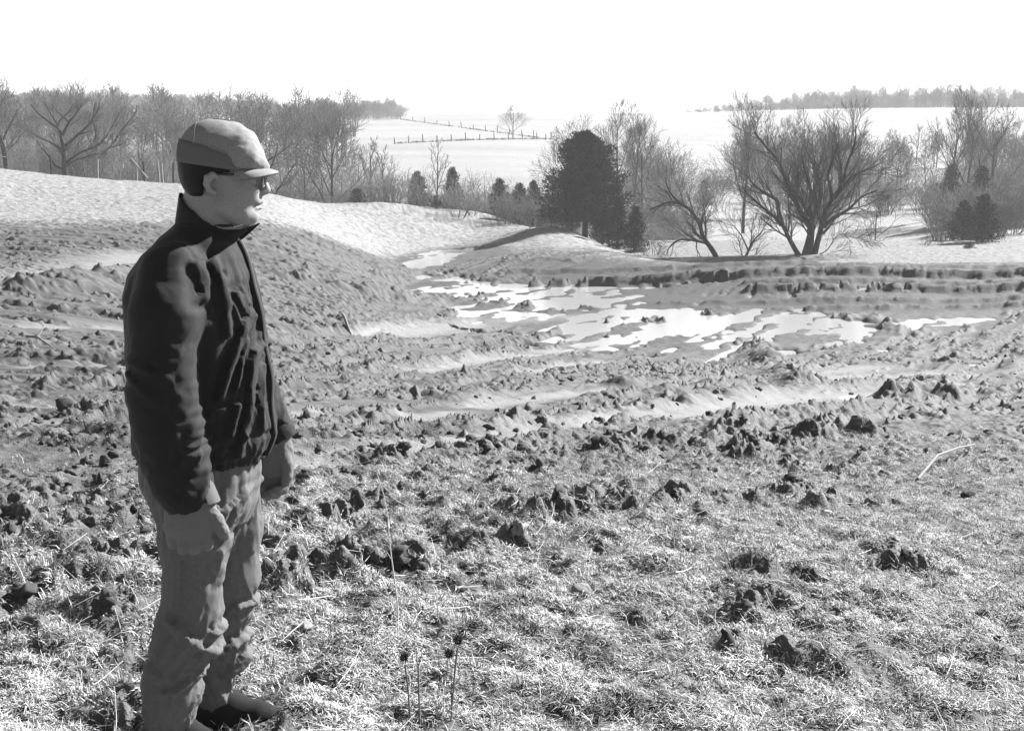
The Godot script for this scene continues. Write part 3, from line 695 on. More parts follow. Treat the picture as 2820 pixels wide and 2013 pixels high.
# ---------------------------------------------------------------- bare trees
# one branch and everything that grows from it. lv 0 trunk, 1 limb, 2 bough, 3.. twigs
func grow(tm: MB, cm: MB, p: Vector3, dir: Vector3, length: float, rad: float, lv: int, o: Dictionary) -> void:
	var seg: int = [7, 6, 5, 4, 3, 3][lv]
	var path := PackedVector3Array([p]); var rads := PackedFloat32Array([rad])
	var dd := dir
	var wig: float = o.wiggle * [0.35, 0.8, 1.0, 1.2, 1.3, 1.3][lv]
	for k in seg:
		dd = (dd + Vector3(rng.randf_range(-1, 1), rng.randf_range(-1, 1), rng.randf_range(-1, 1)) * wig + Vector3.UP * o.lift * [0.02, 0.07, 0.08, 0.06, 0.05, 0.05][lv]).normalized()
		p += dd * length / seg
		path.append(p)
		rads.append(maxf(rad * (1.0 - 0.72 * (k + 1.0) / seg) if lv > 0 else rad * (1.0 - 0.6 * (k + 1.0) / seg), o.thin))
	(tm if lv < 2 else cm).tube(path, rads, [7, 5, 4, 3, 3, 3][lv])
	if lv >= o.levels: return
	var kids: int = o.kids[lv]
	var from: float = o.bare if lv == 0 else 0.22
	var turn := rng.randf() * TAU
	for k in kids:
		var t := from + (1.0 - from) * (k + rng.randf() * 0.8) / kids
		var fi := t * seg; var i0 := mini(int(fi), seg - 1)
		var at := path[i0].lerp(path[i0 + 1], fi - i0)
		var along := (path[i0 + 1] - path[i0]).normalized()
		turn += 2.4 + rng.randf_range(-0.5, 0.5)
		var side := along.cross(Vector3(sin(turn), 0.2, cos(turn))).normalized()
		var ang: float = o.spread * rng.randf_range(0.7, 1.25) * (1.15 - 0.45 * t)
		var nd := (along * cos(ang) + side * sin(ang)).normalized()
		var rr: float = lerpf(rads[i0], rads[i0 + 1], fi - i0) * rng.randf_range(0.5, 0.72)
		var ln: float = length * o.ratio * rng.randf_range(0.75, 1.2) * (1.1 - 0.45 * t)
		if lv == 0: ln = length * o.ratio * rng.randf_range(0.8, 1.15) * (1.15 - 0.5 * t)
		grow(tm, cm, at, nd, ln, maxf(rr, o.thin), lv + 1, o)

func habit(over := {}) -> Dictionary:
	var o := {wiggle = 0.17, lift = 1.0, levels = 4, kids = [7, 6, 6, 5, 3], bare = 0.2, spread = 0.85, ratio = 0.62, thin = 0.011}
	o.merge(over, true)
	return o

func tree_shapes(sd: int, h: float, rad: float, o: Dictionary) -> Array:
	rng.seed = sd
	var t := MB.new(); var c := MB.new()
	var total := h / (1.0 + 0.18)
	grow(t, c, Vector3(0, -0.5, 0), (Vector3.UP + Vector3(o.get("lean", 0.0), 0, 0)).normalized(), total + 0.5, rad, 0, o)
	return [t.done(), c.done()]

func put_tree(called: String, shapes: Array, x: float, d: float, scale_by: float, turn: float, bark: Material, twig: Material, label: String, group := "", sink := 0.0) -> Node3D:
	var t := thing(called, Vector3(x, land(x, d) - sink, -d), label, "tree", group)
	t.rotation.y = turn; t.scale = Vector3.ONE * scale_by
	obj("trunk", shapes[0], bark, t); obj("crown", shapes[1], twig, t)
	return t

# a tree whose stems are given as point lists (x, y, z from the base); boughs and twigs grow from them
func stem_tree(called: String, x: float, d: float, stems: Array, o: Dictionary, sd: int, label: String) -> Node3D:
	rng.seed = sd
	var t := thing(called, Vector3(x, land(x, d), -d), label, "tree")
	var tm := MB.new(); var cm := MB.new()
	for s in stems:
		var pts: Array = s[2]
		var cv := Curve3D.new()
		for q in pts.size():
			var tg: Vector3 = (pts[mini(q + 1, pts.size() - 1)] - pts[maxi(q - 1, 0)]) / 6.0
			cv.add_point(pts[q], -tg, tg)
		var ln := cv.get_baked_length()
		var path := PackedVector3Array(); var rads := PackedFloat32Array()
		var nn := pts.size() * 3
		for q in nn + 1:
			var f := float(q) / nn
			path.append(cv.sample_baked(f * ln) + Vector3(rng.randf_range(-1, 1), 0, rng.randf_range(-1, 1)) * 0.03 * f)
			rads.append(lerpf(s[0], s[1], pow(f, 0.8)))
		tm.tube(path, rads, 7)
		var kids: int = int(ln * o.density)
		var turn := rng.randf() * TAU
		for k in kids:
			var f: float = lerpf(o.bare, 1.0, (k + rng.randf()) / kids)
			var i0 := mini(int(f * nn), nn - 1)
			var along := (path[i0 + 1] - path[i0]).normalized()
			turn += 2.4
			var side := along.cross(Vector3(sin(turn), 0.2, cos(turn))).normalized()
			var ang: float = o.spread * rng.randf_range(0.7, 1.2)
			grow(tm, cm, path[i0], (along * cos(ang) + side * sin(ang)).normalized(), o.reach * rng.randf_range(0.6, 1.2) * (1.1 - 0.5 * f), maxf(rads[i0] * 0.5, 0.015), 2, o)
	obj("trunk", tm.done(), M.bark, t); obj("crown", cm.done(), M.twig, t)
	return t

# ---------------------------------------------------------------- cedars: a trunk and sprays of short needles
func cedar_shapes(sd: int, h: float, w: float, sprays: int, foot: float, pointed := 1.0) -> Array:
	rng.seed = sd
	var t := MB.new(); var c := MB.new()
	t.tube(PackedVector3Array([Vector3(0, -0.4, 0), Vector3(0.03, h * 0.35, 0.02), Vector3(0, h * 0.9, 0)]), PackedFloat32Array([0.03 * h + 0.03, 0.02 * h + 0.02, 0.01]), 6)
	var boughs := int(26.0 + h * 14.0)
	var turn := rng.randf() * TAU
	for b in boughs:
		var f := (b + rng.randf()) / boughs
		f = pow(f, 0.9)
		var y := lerpf(foot, h * 0.97, f)
		turn += 2.4 + rng.randf_range(-0.4, 0.4)
		var prof := pow(1.0 - f, 0.85 * pointed) * minf(1.0, 0.72 + f * 1.6)
		var ln := w * prof * rng.randf_range(0.6, 1.18) + 0.15
		var dir := Vector3(cos(turn), rng.randf_range(-0.12, 0.42) + 0.5 * f, sin(turn)).normalized()
		t.tube(PackedVector3Array([Vector3(0, y, 0), Vector3(0, y, 0) + dir * ln * 0.8]), PackedFloat32Array([0.012 + 0.003 * h, 0.006]), 3)
		var mine := int(sprays * (0.25 + prof) / boughs * 1.35)
		var clump := 0.10 + 0.13 * ln
		for k in mine:
			var q := pow(rng.randf(), 0.7)
			var sp := Vector3(rng.randf_range(-1, 1), rng.randf_range(-0.8, 0.8), rng.randf_range(-1, 1)) * clump * (0.5 + 0.8 * (1.0 - absf(q - 0.6)))
			var p := Vector3(0, y, 0) + dir * ln * (0.15 + 0.85 * q) + sp
			var out := (dir + Vector3.UP * 0.35 + sp * 1.5).normalized()
			var sl := rng.randf_range(0.10, 0.22) * (0.45 + 0.075 * h)
			for e in 2:
				var dd := (out + Vector3(rng.randf_range(-1, 1), rng.randf_range(-0.6, 1), rng.randf_range(-1, 1)) * 0.8).normalized()
				var s := dd.cross(Vector3(rng.randf_range(-1, 1), rng.randf_range(-1, 1), rng.randf_range(-1, 1))).normalized() * sl * 0.24
				c.tri(p - s, p + dd * sl, p + s)
	return [t.done(), c.done()]

func put_cedar(called: String, shapes: Array, x: float, d: float, s: float, turn: float, label: String, group := "", sink := 0.0) -> Node3D:
	var t := thing(called, Vector3(x, land(x, d) - sink, -d), label, "tree", group)
	t.rotation.y = turn; t.scale = Vector3.ONE * s
	obj("trunk", shapes[0], M.bark, t); obj("crown", shapes[1], M.needles, t)
	return t

func shrub_mesh(sd: int, h: float, stems: int, o: Dictionary) -> ArrayMesh:
	rng.seed = sd
	var t := MB.new()
	for k in stems:
		var a := rng.randf() * TAU
		grow(t, t, Vector3(cos(a), -0.2, sin(a)) * 0.15 * h, Vector3(cos(a) * 0.5, 1.0, sin(a) * 0.5).normalized(), h * rng.randf_range(0.6, 1.0), 0.018 * sqrt(h), 2, o)
	return t.done()

func scatter(n: int, sd: int, u0: float, u1: float, d0: float, d1: float, s0: float, s1: float, zone := 0) -> Array:
	rng.seed = sd
	var out := []
	for k in n:
		var d := exp(lerpf(log(d0), log(d1), rng.randf())); var u := lerpf(u0, u1, rng.randf())
		var x := u * d
		var s := rng.randf_range(s0, s1); var a := rng.randf() * TAU
		if zone == 1 and d < 108.0 and u < -0.1: continue
		if zone == 2 and ((u > 0.13 and u < 0.36 and d < 155.0)): continue
		if zone == 4: s *= lerpf(0.3, 1.0, smoothstep(0.13, 0.24, u))
		if zone == 3 and nz_patch.get_noise_2d(x * 0.04, d * 0.04) < -0.12: continue
		out.append(Transform3D(Basis(Vector3.UP, a).scaled(Vector3(s, s * rng.randf_range(0.85, 1.15), s)), Vector3(x, land(x, d), -d)))
	return out

func make_trees() -> void:
	var oak := tree_shapes(21, 8.0, 0.30, habit({spread = 0.95, ratio = 0.72, bare = 0.2, lift = 0.7, wiggle = 0.2}))
	var oak2 := tree_shapes(22, 8.0, 0.20, habit({spread = 0.8, ratio = 0.66, bare = 0.22, lift = 1.1, wiggle = 0.18}))
	var elm := tree_shapes(23, 10.0, 0.15, habit({spread = 0.55, ratio = 0.6, bare = 0.3, lift = 1.3, wiggle = 0.15}))
	var slim := tree_shapes(24, 9.0, 0.11, habit({spread = 0.7, ratio = 0.38, bare = 0.3, lift = 1.2, kids = [9, 5, 5, 4, 3], wiggle = 0.12}))
	var vase := tree_shapes(25, 11.0, 0.20, habit({spread = 0.62, ratio = 0.66, bare = 0.33, lift = 1.1, kids = [6, 6, 6, 6, 3]}))
	var small := tree_shapes(26, 5.0, 0.07, habit({spread = 0.8, ratio = 0.6, bare = 0.15, kids = [7, 5, 5, 4, 3], levels = 3}))
	var bk: Material = M.bark; var tw: Material = M.twig; var bp: Material = M.bark; var tp: Material = M.twig
	# [shape, px-bearing x/d, d, scale, turn, label]
	var g := "bare trees beyond the pasture crest"
	var spots := [
		["bare_tree", oak, -0.388, 99.0, 0.68, 3.1, bk, tw, "dark bare tree at the left border, half out of the picture"],
		["bare_tree", oak2, -0.285, 112.0, 0.74, 4.2, bp, tp, "grey bare tree above the pale leaning rail of the fence"],
		["bare_tree", elm, -0.267, 150.0, 0.82, 1.0, bp, tp, "pale bare tree standing behind the fence, left of the man's cap"],
		["bare_tree", elm, -0.245, 158.0, 0.76, 3.0, bp, tp, "slender pale tree just left of the man's cap"],
		["oak_tree", oak, -0.192, 122.0, 1.15, 5.0, bk, tw, "wide bare tree whose crown spreads above the cap's visor"],
		["bare_tree", small, -0.160, 112.0, 1.05, 0.0, bp, tp, "small bare tree in the scrub right of the man's face"],
		["bare_tree", oak2, -0.138, 121.0, 1.02, 1.4, bk, tw, "rounded bare tree left of the two tall slim trunks"],
		["slim_tree", slim, -0.109, 126.0, 0.98, 0.3, bk, tw, "left one of the two tall slim trunks on the valley edge"],
		["slim_tree", slim, -0.0975, 124.0, 0.95, 2.6, bk, tw, "right one of the two tall slim trunks on the valley edge"],
		["slim_tree", slim, -0.058, 135.0, 1.02, 4.0, bp, tp, "thin lone pole-like tree between two small cedars"],
		["bare_tree", oak2, 0.0008, 285.0, 0.75, 1.0, bp, tp, "lone tree at the corner of the far field fences"],
		["bare_tree", oak2, 0.046, 135.0, 1.2, 0.2, bk, tw, "bare tree rising just behind the left edge of the big cedar"],
		["bare_tree", vase, 0.083, 150.0, 0.92, 1.1, bp, tp, "left stem of the bare clump behind the big cedar"],
		["bare_tree", vase, 0.094, 154.0, 0.9, 3.3, bp, tp, "middle stem of the bare clump behind the big cedar"],
		["bare_tree", elm, 0.101, 150.0, 0.95, 5.2, bp, tp, "right stem of the bare clump behind the big cedar"],
		["bare_tree", small, 0.122, 155.0, 1.45, 2.2, bp, tp, "crooked pale tree between the big cedar and the tall elm"],
		["elm_tree", vase, 0.179, 142.0, 1.02, 2.9, bp, tp, "tall vase-shaped bare tree left of the many-stemmed tree"],
		["bare_tree", slim, 0.252, 172.0, 1.25, 0.8, bp, tp, "tall hazy tree rising behind the many-stemmed tree"],
		["bare_tree", slim, 0.268, 178.0, 1.2, 2.0, bp, tp, "tall hazy tree at the right shoulder of the many-stemmed tree"],
		["bare_tree", elm, 0.222, 165.0, 1.05, 3.5, bp, tp, "hazy bare tree behind the left half of the many-stemmed tree"],
		["bare_tree", small, 0.2815, 104.0, 0.98, 2.2, bp, tp, "slender young tree on the pale bank right of the many-stemmed tree"],
		["bare_tree", elm, 0.334, 150.0, 1.15, 0.5, bp, tp, "tall bare tree rising above the hazy conifer at right"],
		["bare_tree", vase, 0.351, 146.0, 1.0, 2.5, bk, tp, "rightmost tall bare tree above the dark conifers"],
		["bare_tree", oak2, 0.372, 140.0, 1.2, 1.5, bk, tp, "bare tree past the right border of the picture"],
	]
	for s in spots: put_tree(s[0], s[1], s[2] * s[3], s[3], s[4], s[5], s[6], s[7], s[8], g)
	# the many-stemmed tree on the dam
	var wl := habit({spread = 0.55, ratio = 0.62, lift = 0.9, kids = [0, 0, 7, 6, 4], levels = 4, density = 2.0, bare = 0.34, reach = 3.0, thin = 0.008, wiggle = 0.13})
	var st := []
	for s in WILLOW:
		var pts := []
		for q in s[2]: pts.append(Vector3(q[0], q[1], q[2]))
		st.append([s[0], s[1], pts])
	stem_tree("willow_tree", 20.0, 87.0, st, wl, 31, "large many-stemmed bare tree on the dam, right of centre")
	st = []
	for s in LEANER:
		var pts := []
		for q in s[2]: pts.append(Vector3(q[0], q[1], q[2]))
		st.append([s[0], s[1], pts])
	wl.density = 1.9; wl.reach = 2.3; wl.bare = 0.3
	stem_tree("leaning_tree", 13.9, 85.0, st, wl, 32, "bent bare tree leaning left over the dam with arching limbs")
	stem_tree("leaning_tree", 15.0, 86.0, [[0.17, 0.04, [Vector3(-0.1, -0.4, 0), Vector3(0.35, 0.9, 0), Vector3(0.75, 2.0, 0.2), Vector3(1.0, 2.6, 0.3), Vector3(1.7, 3.4, 0.3)]], [0.06, 0.02, [Vector3(0.75, 2.0, 0.2), Vector3(0.3, 3.0, 0), Vector3(-0.4, 3.8, 0)]]], wl, 33, "short leaning tree stub between the bent tree and the many-stemmed tree")
	wl.density = 1.5; wl.reach = 1.5; wl.bare = 0.25
	st = []
	for s in TREE_LEFT:
		var pts := []
		for q in s[2]: pts.append(Vector3(q[0], q[1], q[2]))
		st.append([s[0], s[1], pts])
	stem_tree("oak_tree", -33.68, 98.0, st, wl, 34, "dark thick-limbed bare tree at the far left behind the pasture crest")
	st = []
	for s in TREE_SECOND:
		var pts := []
		for q in s[2]: pts.append(Vector3(q[0], q[1], q[2]))
		st.append([s[0], s[1], pts])
	stem_tree("oak_tree", -33.35, 104.0, st, wl, 35, "dark bare tree with a limb sweeping up to the right, second trunk from the left")
	# cedars
	var big := cedar_shapes(41, 7.7, 3.9, 30000, 0.9, 0.78)
	var mid := cedar_shapes(42, 5.0, 1.5, 6000, 0.25)
	var mid2 := cedar_shapes(43, 3.4, 1.35, 4200, 0.15)
	var nar := cedar_shapes(44, 4.2, 1.15, 4200, 0.15)
	var bush := cedar_shapes(45, 1.5, 0.85, 1300, 0.0, 0.7)
	put_cedar("cedar_tree", big, 0.0565 * 96.0, 96.0, 1.0, 0.3, "largest dark cedar at the end of the dam")
	var cs := [
		[nar, 0.082, 92.0, 0.95, "dark cedar at the lower right foot of the largest cedar"],
		[nar, 0.0955, 89.0, 0.85, "narrow dark cedar at the right end of the grassy mound"],
		[mid2, 0.070, 95.0, 0.85, "low cedar tucked under the right boughs of the largest cedar"],
		[mid2, 0.046, 97.5, 0.55, "low cedar bush under the left boughs of the largest cedar"],
		[mid2, -0.073, 113.0, 1.0, "small dark cedar left of the thin lone pole-like tree"],
		[mid, -0.046, 119.0, 1.02, "pointed cedar right of the thin lone pole-like tree"],
		[mid2, -0.0095, 112.0, 1.05, "left cedar of the dark group on the pasture edge"],
		[mid2, 0.006, 108.0, 1.0, "darkest cedar of the group left of the largest cedar"],
		[mid, 0.0165, 111.0, 0.86, "pointed cedar close to the left side of the largest cedar"],
		[bush, -0.1195, 110.0, 0.95, "small dark cedar bush under the tall slim trunks"],
		[bush, -0.059, 108.0, 0.7, "tiny cedar bush on the pasture edge"],
		[mid2, 0.148, 172.0, 1.05, "distant small conical cedar between the bare trees"],
		[bush, 0.2045, 86.0, 1.05, "cedar bush on the dam left of the many-stemmed tree"],
		[bush, 0.2675, 101.0, 0.75, "small round cedar right of the many-stemmed tree"],
		[bush, 0.2965, 100.0, 0.6, "small round cedar on the pale bank at right"],
		[bush, 0.2835, 98.0, 0.42, "tiny cedar seedling on the pale bank at right"],
		[bush, 0.239, 84.0, 0.7, "low bush at the right foot of the many-stemmed tree"],
		[bush, 0.252, 85.0, 0.5, "lower bush right of the many-stemmed tree's foot"],
		[mid, 0.338, 134.0, 1.3, "tall hazy conifer at the right, below the bare tops"],
		[mid, 0.362, 126.0, 1.2, "hazy conifer at the right border"],
		[mid2, 0.3495, 101.0, 1.0, "dark conifer above the pale bank at the right border"],
		[mid2, 0.3645, 98.0, 1.15, "dark conifer cut by the right border"],
		[bush, 0.355, 92.0, 0.8, "dark bush on the bank at the right border"],
	]
	var turn := 0.0
	for s in cs:
		turn += 1.9
		put_cedar("cedar_tree", s[0], s[1] * s[2], s[2], s[3], turn, s[4], "cedars")
	# leafless shrubs by the big cedar
	var sh := [shrub_mesh(51, 1.6, 7, habit({levels = 4, kids = [0, 0, 6, 4, 0], lift = 0.8, ratio = 0.6, thin = 0.007})), shrub_mesh(52, 2.6, 9, habit({levels = 4, kids = [0, 0, 7, 5, 0], lift = 0.9, ratio = 0.6, thin = 0.007})), shrub_mesh(53, 3.6, 9, habit({levels = 4, kids = [0, 0, 8, 5, 0], lift = 1.2, ratio = 0.55, thin = 0.011}))]
	var ss := [[0.0165, 98.0, 1.1, "leafless shrub at the left foot of the largest cedar"], [0.030, 96.0, 1.0, "leafless shrub on the mound under the largest cedar"], [0.037, 95.0, 0.7, "low leafless shrub beside the largest cedar's trunk"], [0.108, 86.0, 1.1, "leafless shrub at the end of the mound beside the narrow cedar"], [0.327, 95.0, 1.1, "leafless shrub on the pale bank near the right border"]]
	for s in ss:
		var b := obj("shrub", sh[0], M.twig)
		b.position = Vector3(s[0] * s[1], land(s[0] * s[1], s[1]), -s[1]); b.scale = Vector3.ONE * s[2]; b.rotation.y = s[1]
		tag(b, s[3], "shrub", "leafless shrubs")
	# scrub that nobody could count
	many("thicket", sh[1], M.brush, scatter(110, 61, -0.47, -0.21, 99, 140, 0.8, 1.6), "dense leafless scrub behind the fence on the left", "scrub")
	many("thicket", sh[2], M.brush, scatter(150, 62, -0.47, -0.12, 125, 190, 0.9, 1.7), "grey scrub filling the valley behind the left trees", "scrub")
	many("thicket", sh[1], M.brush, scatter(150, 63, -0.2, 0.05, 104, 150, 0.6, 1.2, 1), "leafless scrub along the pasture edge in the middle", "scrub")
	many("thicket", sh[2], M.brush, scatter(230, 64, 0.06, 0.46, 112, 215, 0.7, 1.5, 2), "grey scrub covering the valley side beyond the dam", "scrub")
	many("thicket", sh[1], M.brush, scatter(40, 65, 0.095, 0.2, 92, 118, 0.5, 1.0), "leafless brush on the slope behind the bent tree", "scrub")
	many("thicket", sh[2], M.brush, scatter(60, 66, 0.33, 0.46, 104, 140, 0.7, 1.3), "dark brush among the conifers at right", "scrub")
	# far woods
	var fw := [tree_shapes(71, 9.0, 0.2, habit({levels = 3, thin = 0.035, kids = [7, 6, 5, 0]})), tree_shapes(72, 8.0, 0.16, habit({levels = 3, thin = 0.035, spread = 0.7, kids = [8, 5, 5, 0]}))]
	var mbs := []
	for f in fw:
		var st2 := SurfaceTool.new()
		st2.append_from(f[0], 0, Transform3D.IDENTITY); st2.append_from(f[1], 0, Transform3D.IDENTITY)
		mbs.append(st2.commit())
	many("far_wood", mbs[0], M.twig, scatter(260, 81, -0.47, -0.12, 190, 330, 0.6, 1.0, 3), "hazy leafless wood on the far left hillside", "wood")
	many("far_wood", mbs[1], M.twig, scatter(750, 82, -0.47, -0.09, 440, 560, 0.4, 0.7), "line of far trees along the left ridge", "wood")
	many("far_wood", mbs[1], M.twig, scatter(620, 83, 0.14, 0.47, 515, 600, 0.3, 0.9, 4), "line of far trees along the right ridge", "wood")
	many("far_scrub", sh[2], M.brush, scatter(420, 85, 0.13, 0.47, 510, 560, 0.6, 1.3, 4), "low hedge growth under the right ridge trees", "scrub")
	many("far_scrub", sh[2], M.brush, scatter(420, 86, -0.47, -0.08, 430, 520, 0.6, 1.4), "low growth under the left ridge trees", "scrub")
	many("far_wood", mbs[0], M.twig, scatter(150, 84, 0.17, 0.47, 205, 262, 0.35, 0.7), "hazy leafless growth at the foot of the far field", "wood")

func make_fences() -> void:
	# the pasture fence on the left crest
	var pm := []
	for k in 3:
		var mb := MB.new()
		rng.seed = 90 + k
		mb.tube(PackedVector3Array([Vector3(0, -0.5, 0), Vector3(rng.randf_range(-0.04, 0.04), 0.6, 0), Vector3(rng.randf_range(-0.09, 0.09), 1.35, rng.randf_range(-0.05, 0.05))]), PackedFloat32Array([0.085, 0.08, 0.07]), 7, true)
		pm.append(mb.done())
	var f := thing("wire_fence", Vector3(-32.0, land(-32.0, 90.0), -90.0), "old wire fence with weathered posts along the left pasture crest", "fence")
	var spots := [[-0.395, 90.0, 1.0], [-0.354, 91.0, 1.0], [-0.319, 92.0, 1.0], [-0.289, 93.0, 1.0], [-0.283, 92.6, 1.05], [-0.2715, 92.5, 1.2], [-0.269, 93.5, 1.1], [-0.2605, 92.0, 1.1], [-0.240, 95.0, 1.0]]
	var tops := []
	for k in spots.size():
		var s: Array = spots[k]
		var p := Vector3(s[0] * s[1], land(s[0] * s[1], s[1]), -s[1])
		var o := obj("post", pm[k % 3], M.bark if k % 3 == 1 else M.wood_pale, f)
		o.position = p - f.position; o.scale = Vector3(1, s[2], 1); o.rotation.y = k * 1.3
		tops.append(p - f.position)
	var rail := MB.new()
	var a: Vector3 = tops[3] + Vector3(-0.25, 1.6, 0.2); var b: Vector3 = tops[4] + Vector3(0.3, 0.25, 0.3)
	rail.tube(PackedVector3Array([a, (a + b) * 0.5, b]), PackedFloat32Array([0.06, 0.065, 0.06]), 6, true)
	tag(obj("brace_rail", rail.done(), M.wood_pale, f), "pale rail leaning between two posts")
	for hgt in [0.45, 0.8, 1.15]:
		var w := MB.new()
		var path := PackedVector3Array(); var rads := PackedFloat32Array()
		for t in tops: path.append(t + Vector3(0, hgt, 0)); rads.append(0.004)
		w.tube(path, rads, 3)
		obj("wire", w.done(), M.wire, f)
	# two field fences on the far hill, meeting at the lone tree
	for e in [[[-0.085, 0.026], [430.0, 290.0], 13, "upper fence running down the far hill to the lone tree"], [[-0.09, 0.030], [262.0, 292.0], 12, "lower fence running across the far hill to the lone tree"]]:
		var u0: float = e[0][0]; var d0: float = e[1][0]
		var ff := thing("field_fence", Vector3(u0 * d0, land(u0 * d0, d0), -d0), e[3], "fence")
		var wires := [PackedVector3Array(), PackedVector3Array()]
		for k in e[2]:
			var t: float = k / (e[2] - 1.0)
			var d: float = 1.0 / lerpf(1.0 / d0, 1.0 / e[1][1], t); var x: float = lerpf(u0, e[0][1], t) * d
			var p := Vector3(x, land(x, d), -d) - ff.position
			var o := obj("post", pm[k % 3], M.bark, ff)
			o.position = p; o.scale = Vector3(1.3, 0.95 + 0.15 * ((k * 7) % 3), 1.3)
			wires[0].append(p + Vector3(0, 0.5, 0)); wires[1].append(p + Vector3(0, 1.05, 0))
		for wv in wires:
			var wm := MB.new(); var rr := PackedFloat32Array(); rr.resize(wv.size()); rr.fill(0.005)
			wm.tube(wv, rr, 3)
			obj("wire", wm.done(), M.wire, ff)
		# unmown grass left standing along the wires
		var gp := []
		rng.seed = int(d0)
		for k in 260:
			var t := rng.randf()
			var d: float = 1.0 / lerpf(1.0 / d0, 1.0 / e[1][1], t); var x: float = lerpf(u0, e[0][1], t) * d
			var s := rng.randf_range(0.12, 0.3)
			gp.append(Transform3D(Basis(Vector3.UP, rng.randf() * TAU).scaled(Vector3.ONE * s), Vector3(x, land(x, d), -d + rng.randf_range(-0.3, 0.3)) - ff.position))
		many("weeds", shrub_mesh(91, 2.0, 6, habit({levels = 3, kids = [0, 0, 6, 0], thin = 0.02})), M.twig, gp, "rank weeds along the fence line", "", PackedColorArray(), ff)

func _ready() -> void:
	# ---- camera
	var cam := Camera3D.new()
	cam.name = "camera"
	cam.position = Vector3(0, 1.67, 0)
	cam.rotation_degrees = Vector3(-9.7, 0, 0)
	cam.fov = 31.68
	cam.near = 0.1; cam.far = 3000.0
	add_child(cam)
	cam.current = true
	# ---- sky: a clear, bright winter sky, pale towards the horizon
	var env := Environment.new()
	env.background_mode = Environment.BG_SKY
	var sm := ProceduralSkyMaterial.new()
	sm.sky_top_color = grey(0.03); sm.sky_horizon_color = grey(0.46); sm.sky_curve = 0.12
	sm.ground_bottom_color = grey(0.08); sm.ground_horizon_color = grey(0.25); sm.ground_curve = 0.1
	sm.sun_angle_max = 1.0
	sm.energy_multiplier = 1.0
	var sky := Sky.new(); sky.sky_material = sm
	env.sky = sky
	env.tonemap_mode = Environment.TONE_MAPPER_LINEAR
	env.tonemap_exposure = 3.9
	env.sdfgi_enabled = true; env.ssao_enabled = true; env.ssil_enabled = true
	env.fog_enabled = true; env.fog_density = 0.00055; env.fog_light_color = Color(0.9, 0.9, 0.9)
	var we := WorldEnvironment.new(); we.name = "world_environment"; we.environment = env
	add_child(we)
	# ---- sun: high to the right, beyond the man
	var sun := DirectionalLight3D.new()
	sun.name = "sun"
	var to_sun := Vector3(0.655, 0.574, -0.493).normalized()
	sun.look_at_from_position(Vector3.ZERO, -to_sun, Vector3.UP)
	sun.light_energy = 1.6; sun.light_color = Color(1, 1, 1); sun.light_angular_distance = 0.5; sun.shadow_enabled = true
	add_child(sun)

	make_materials()
	make_table()
	make_ground()
	make_water()
	print("ground ", Time.get_ticks_msec())
	make_trees()
	make_fences()
	print("trees ", Time.get_ticks_msec())
	make_man()
	print("man ", Time.get_ticks_msec())
	make_small()
	print("small ", Time.get_ticks_msec())

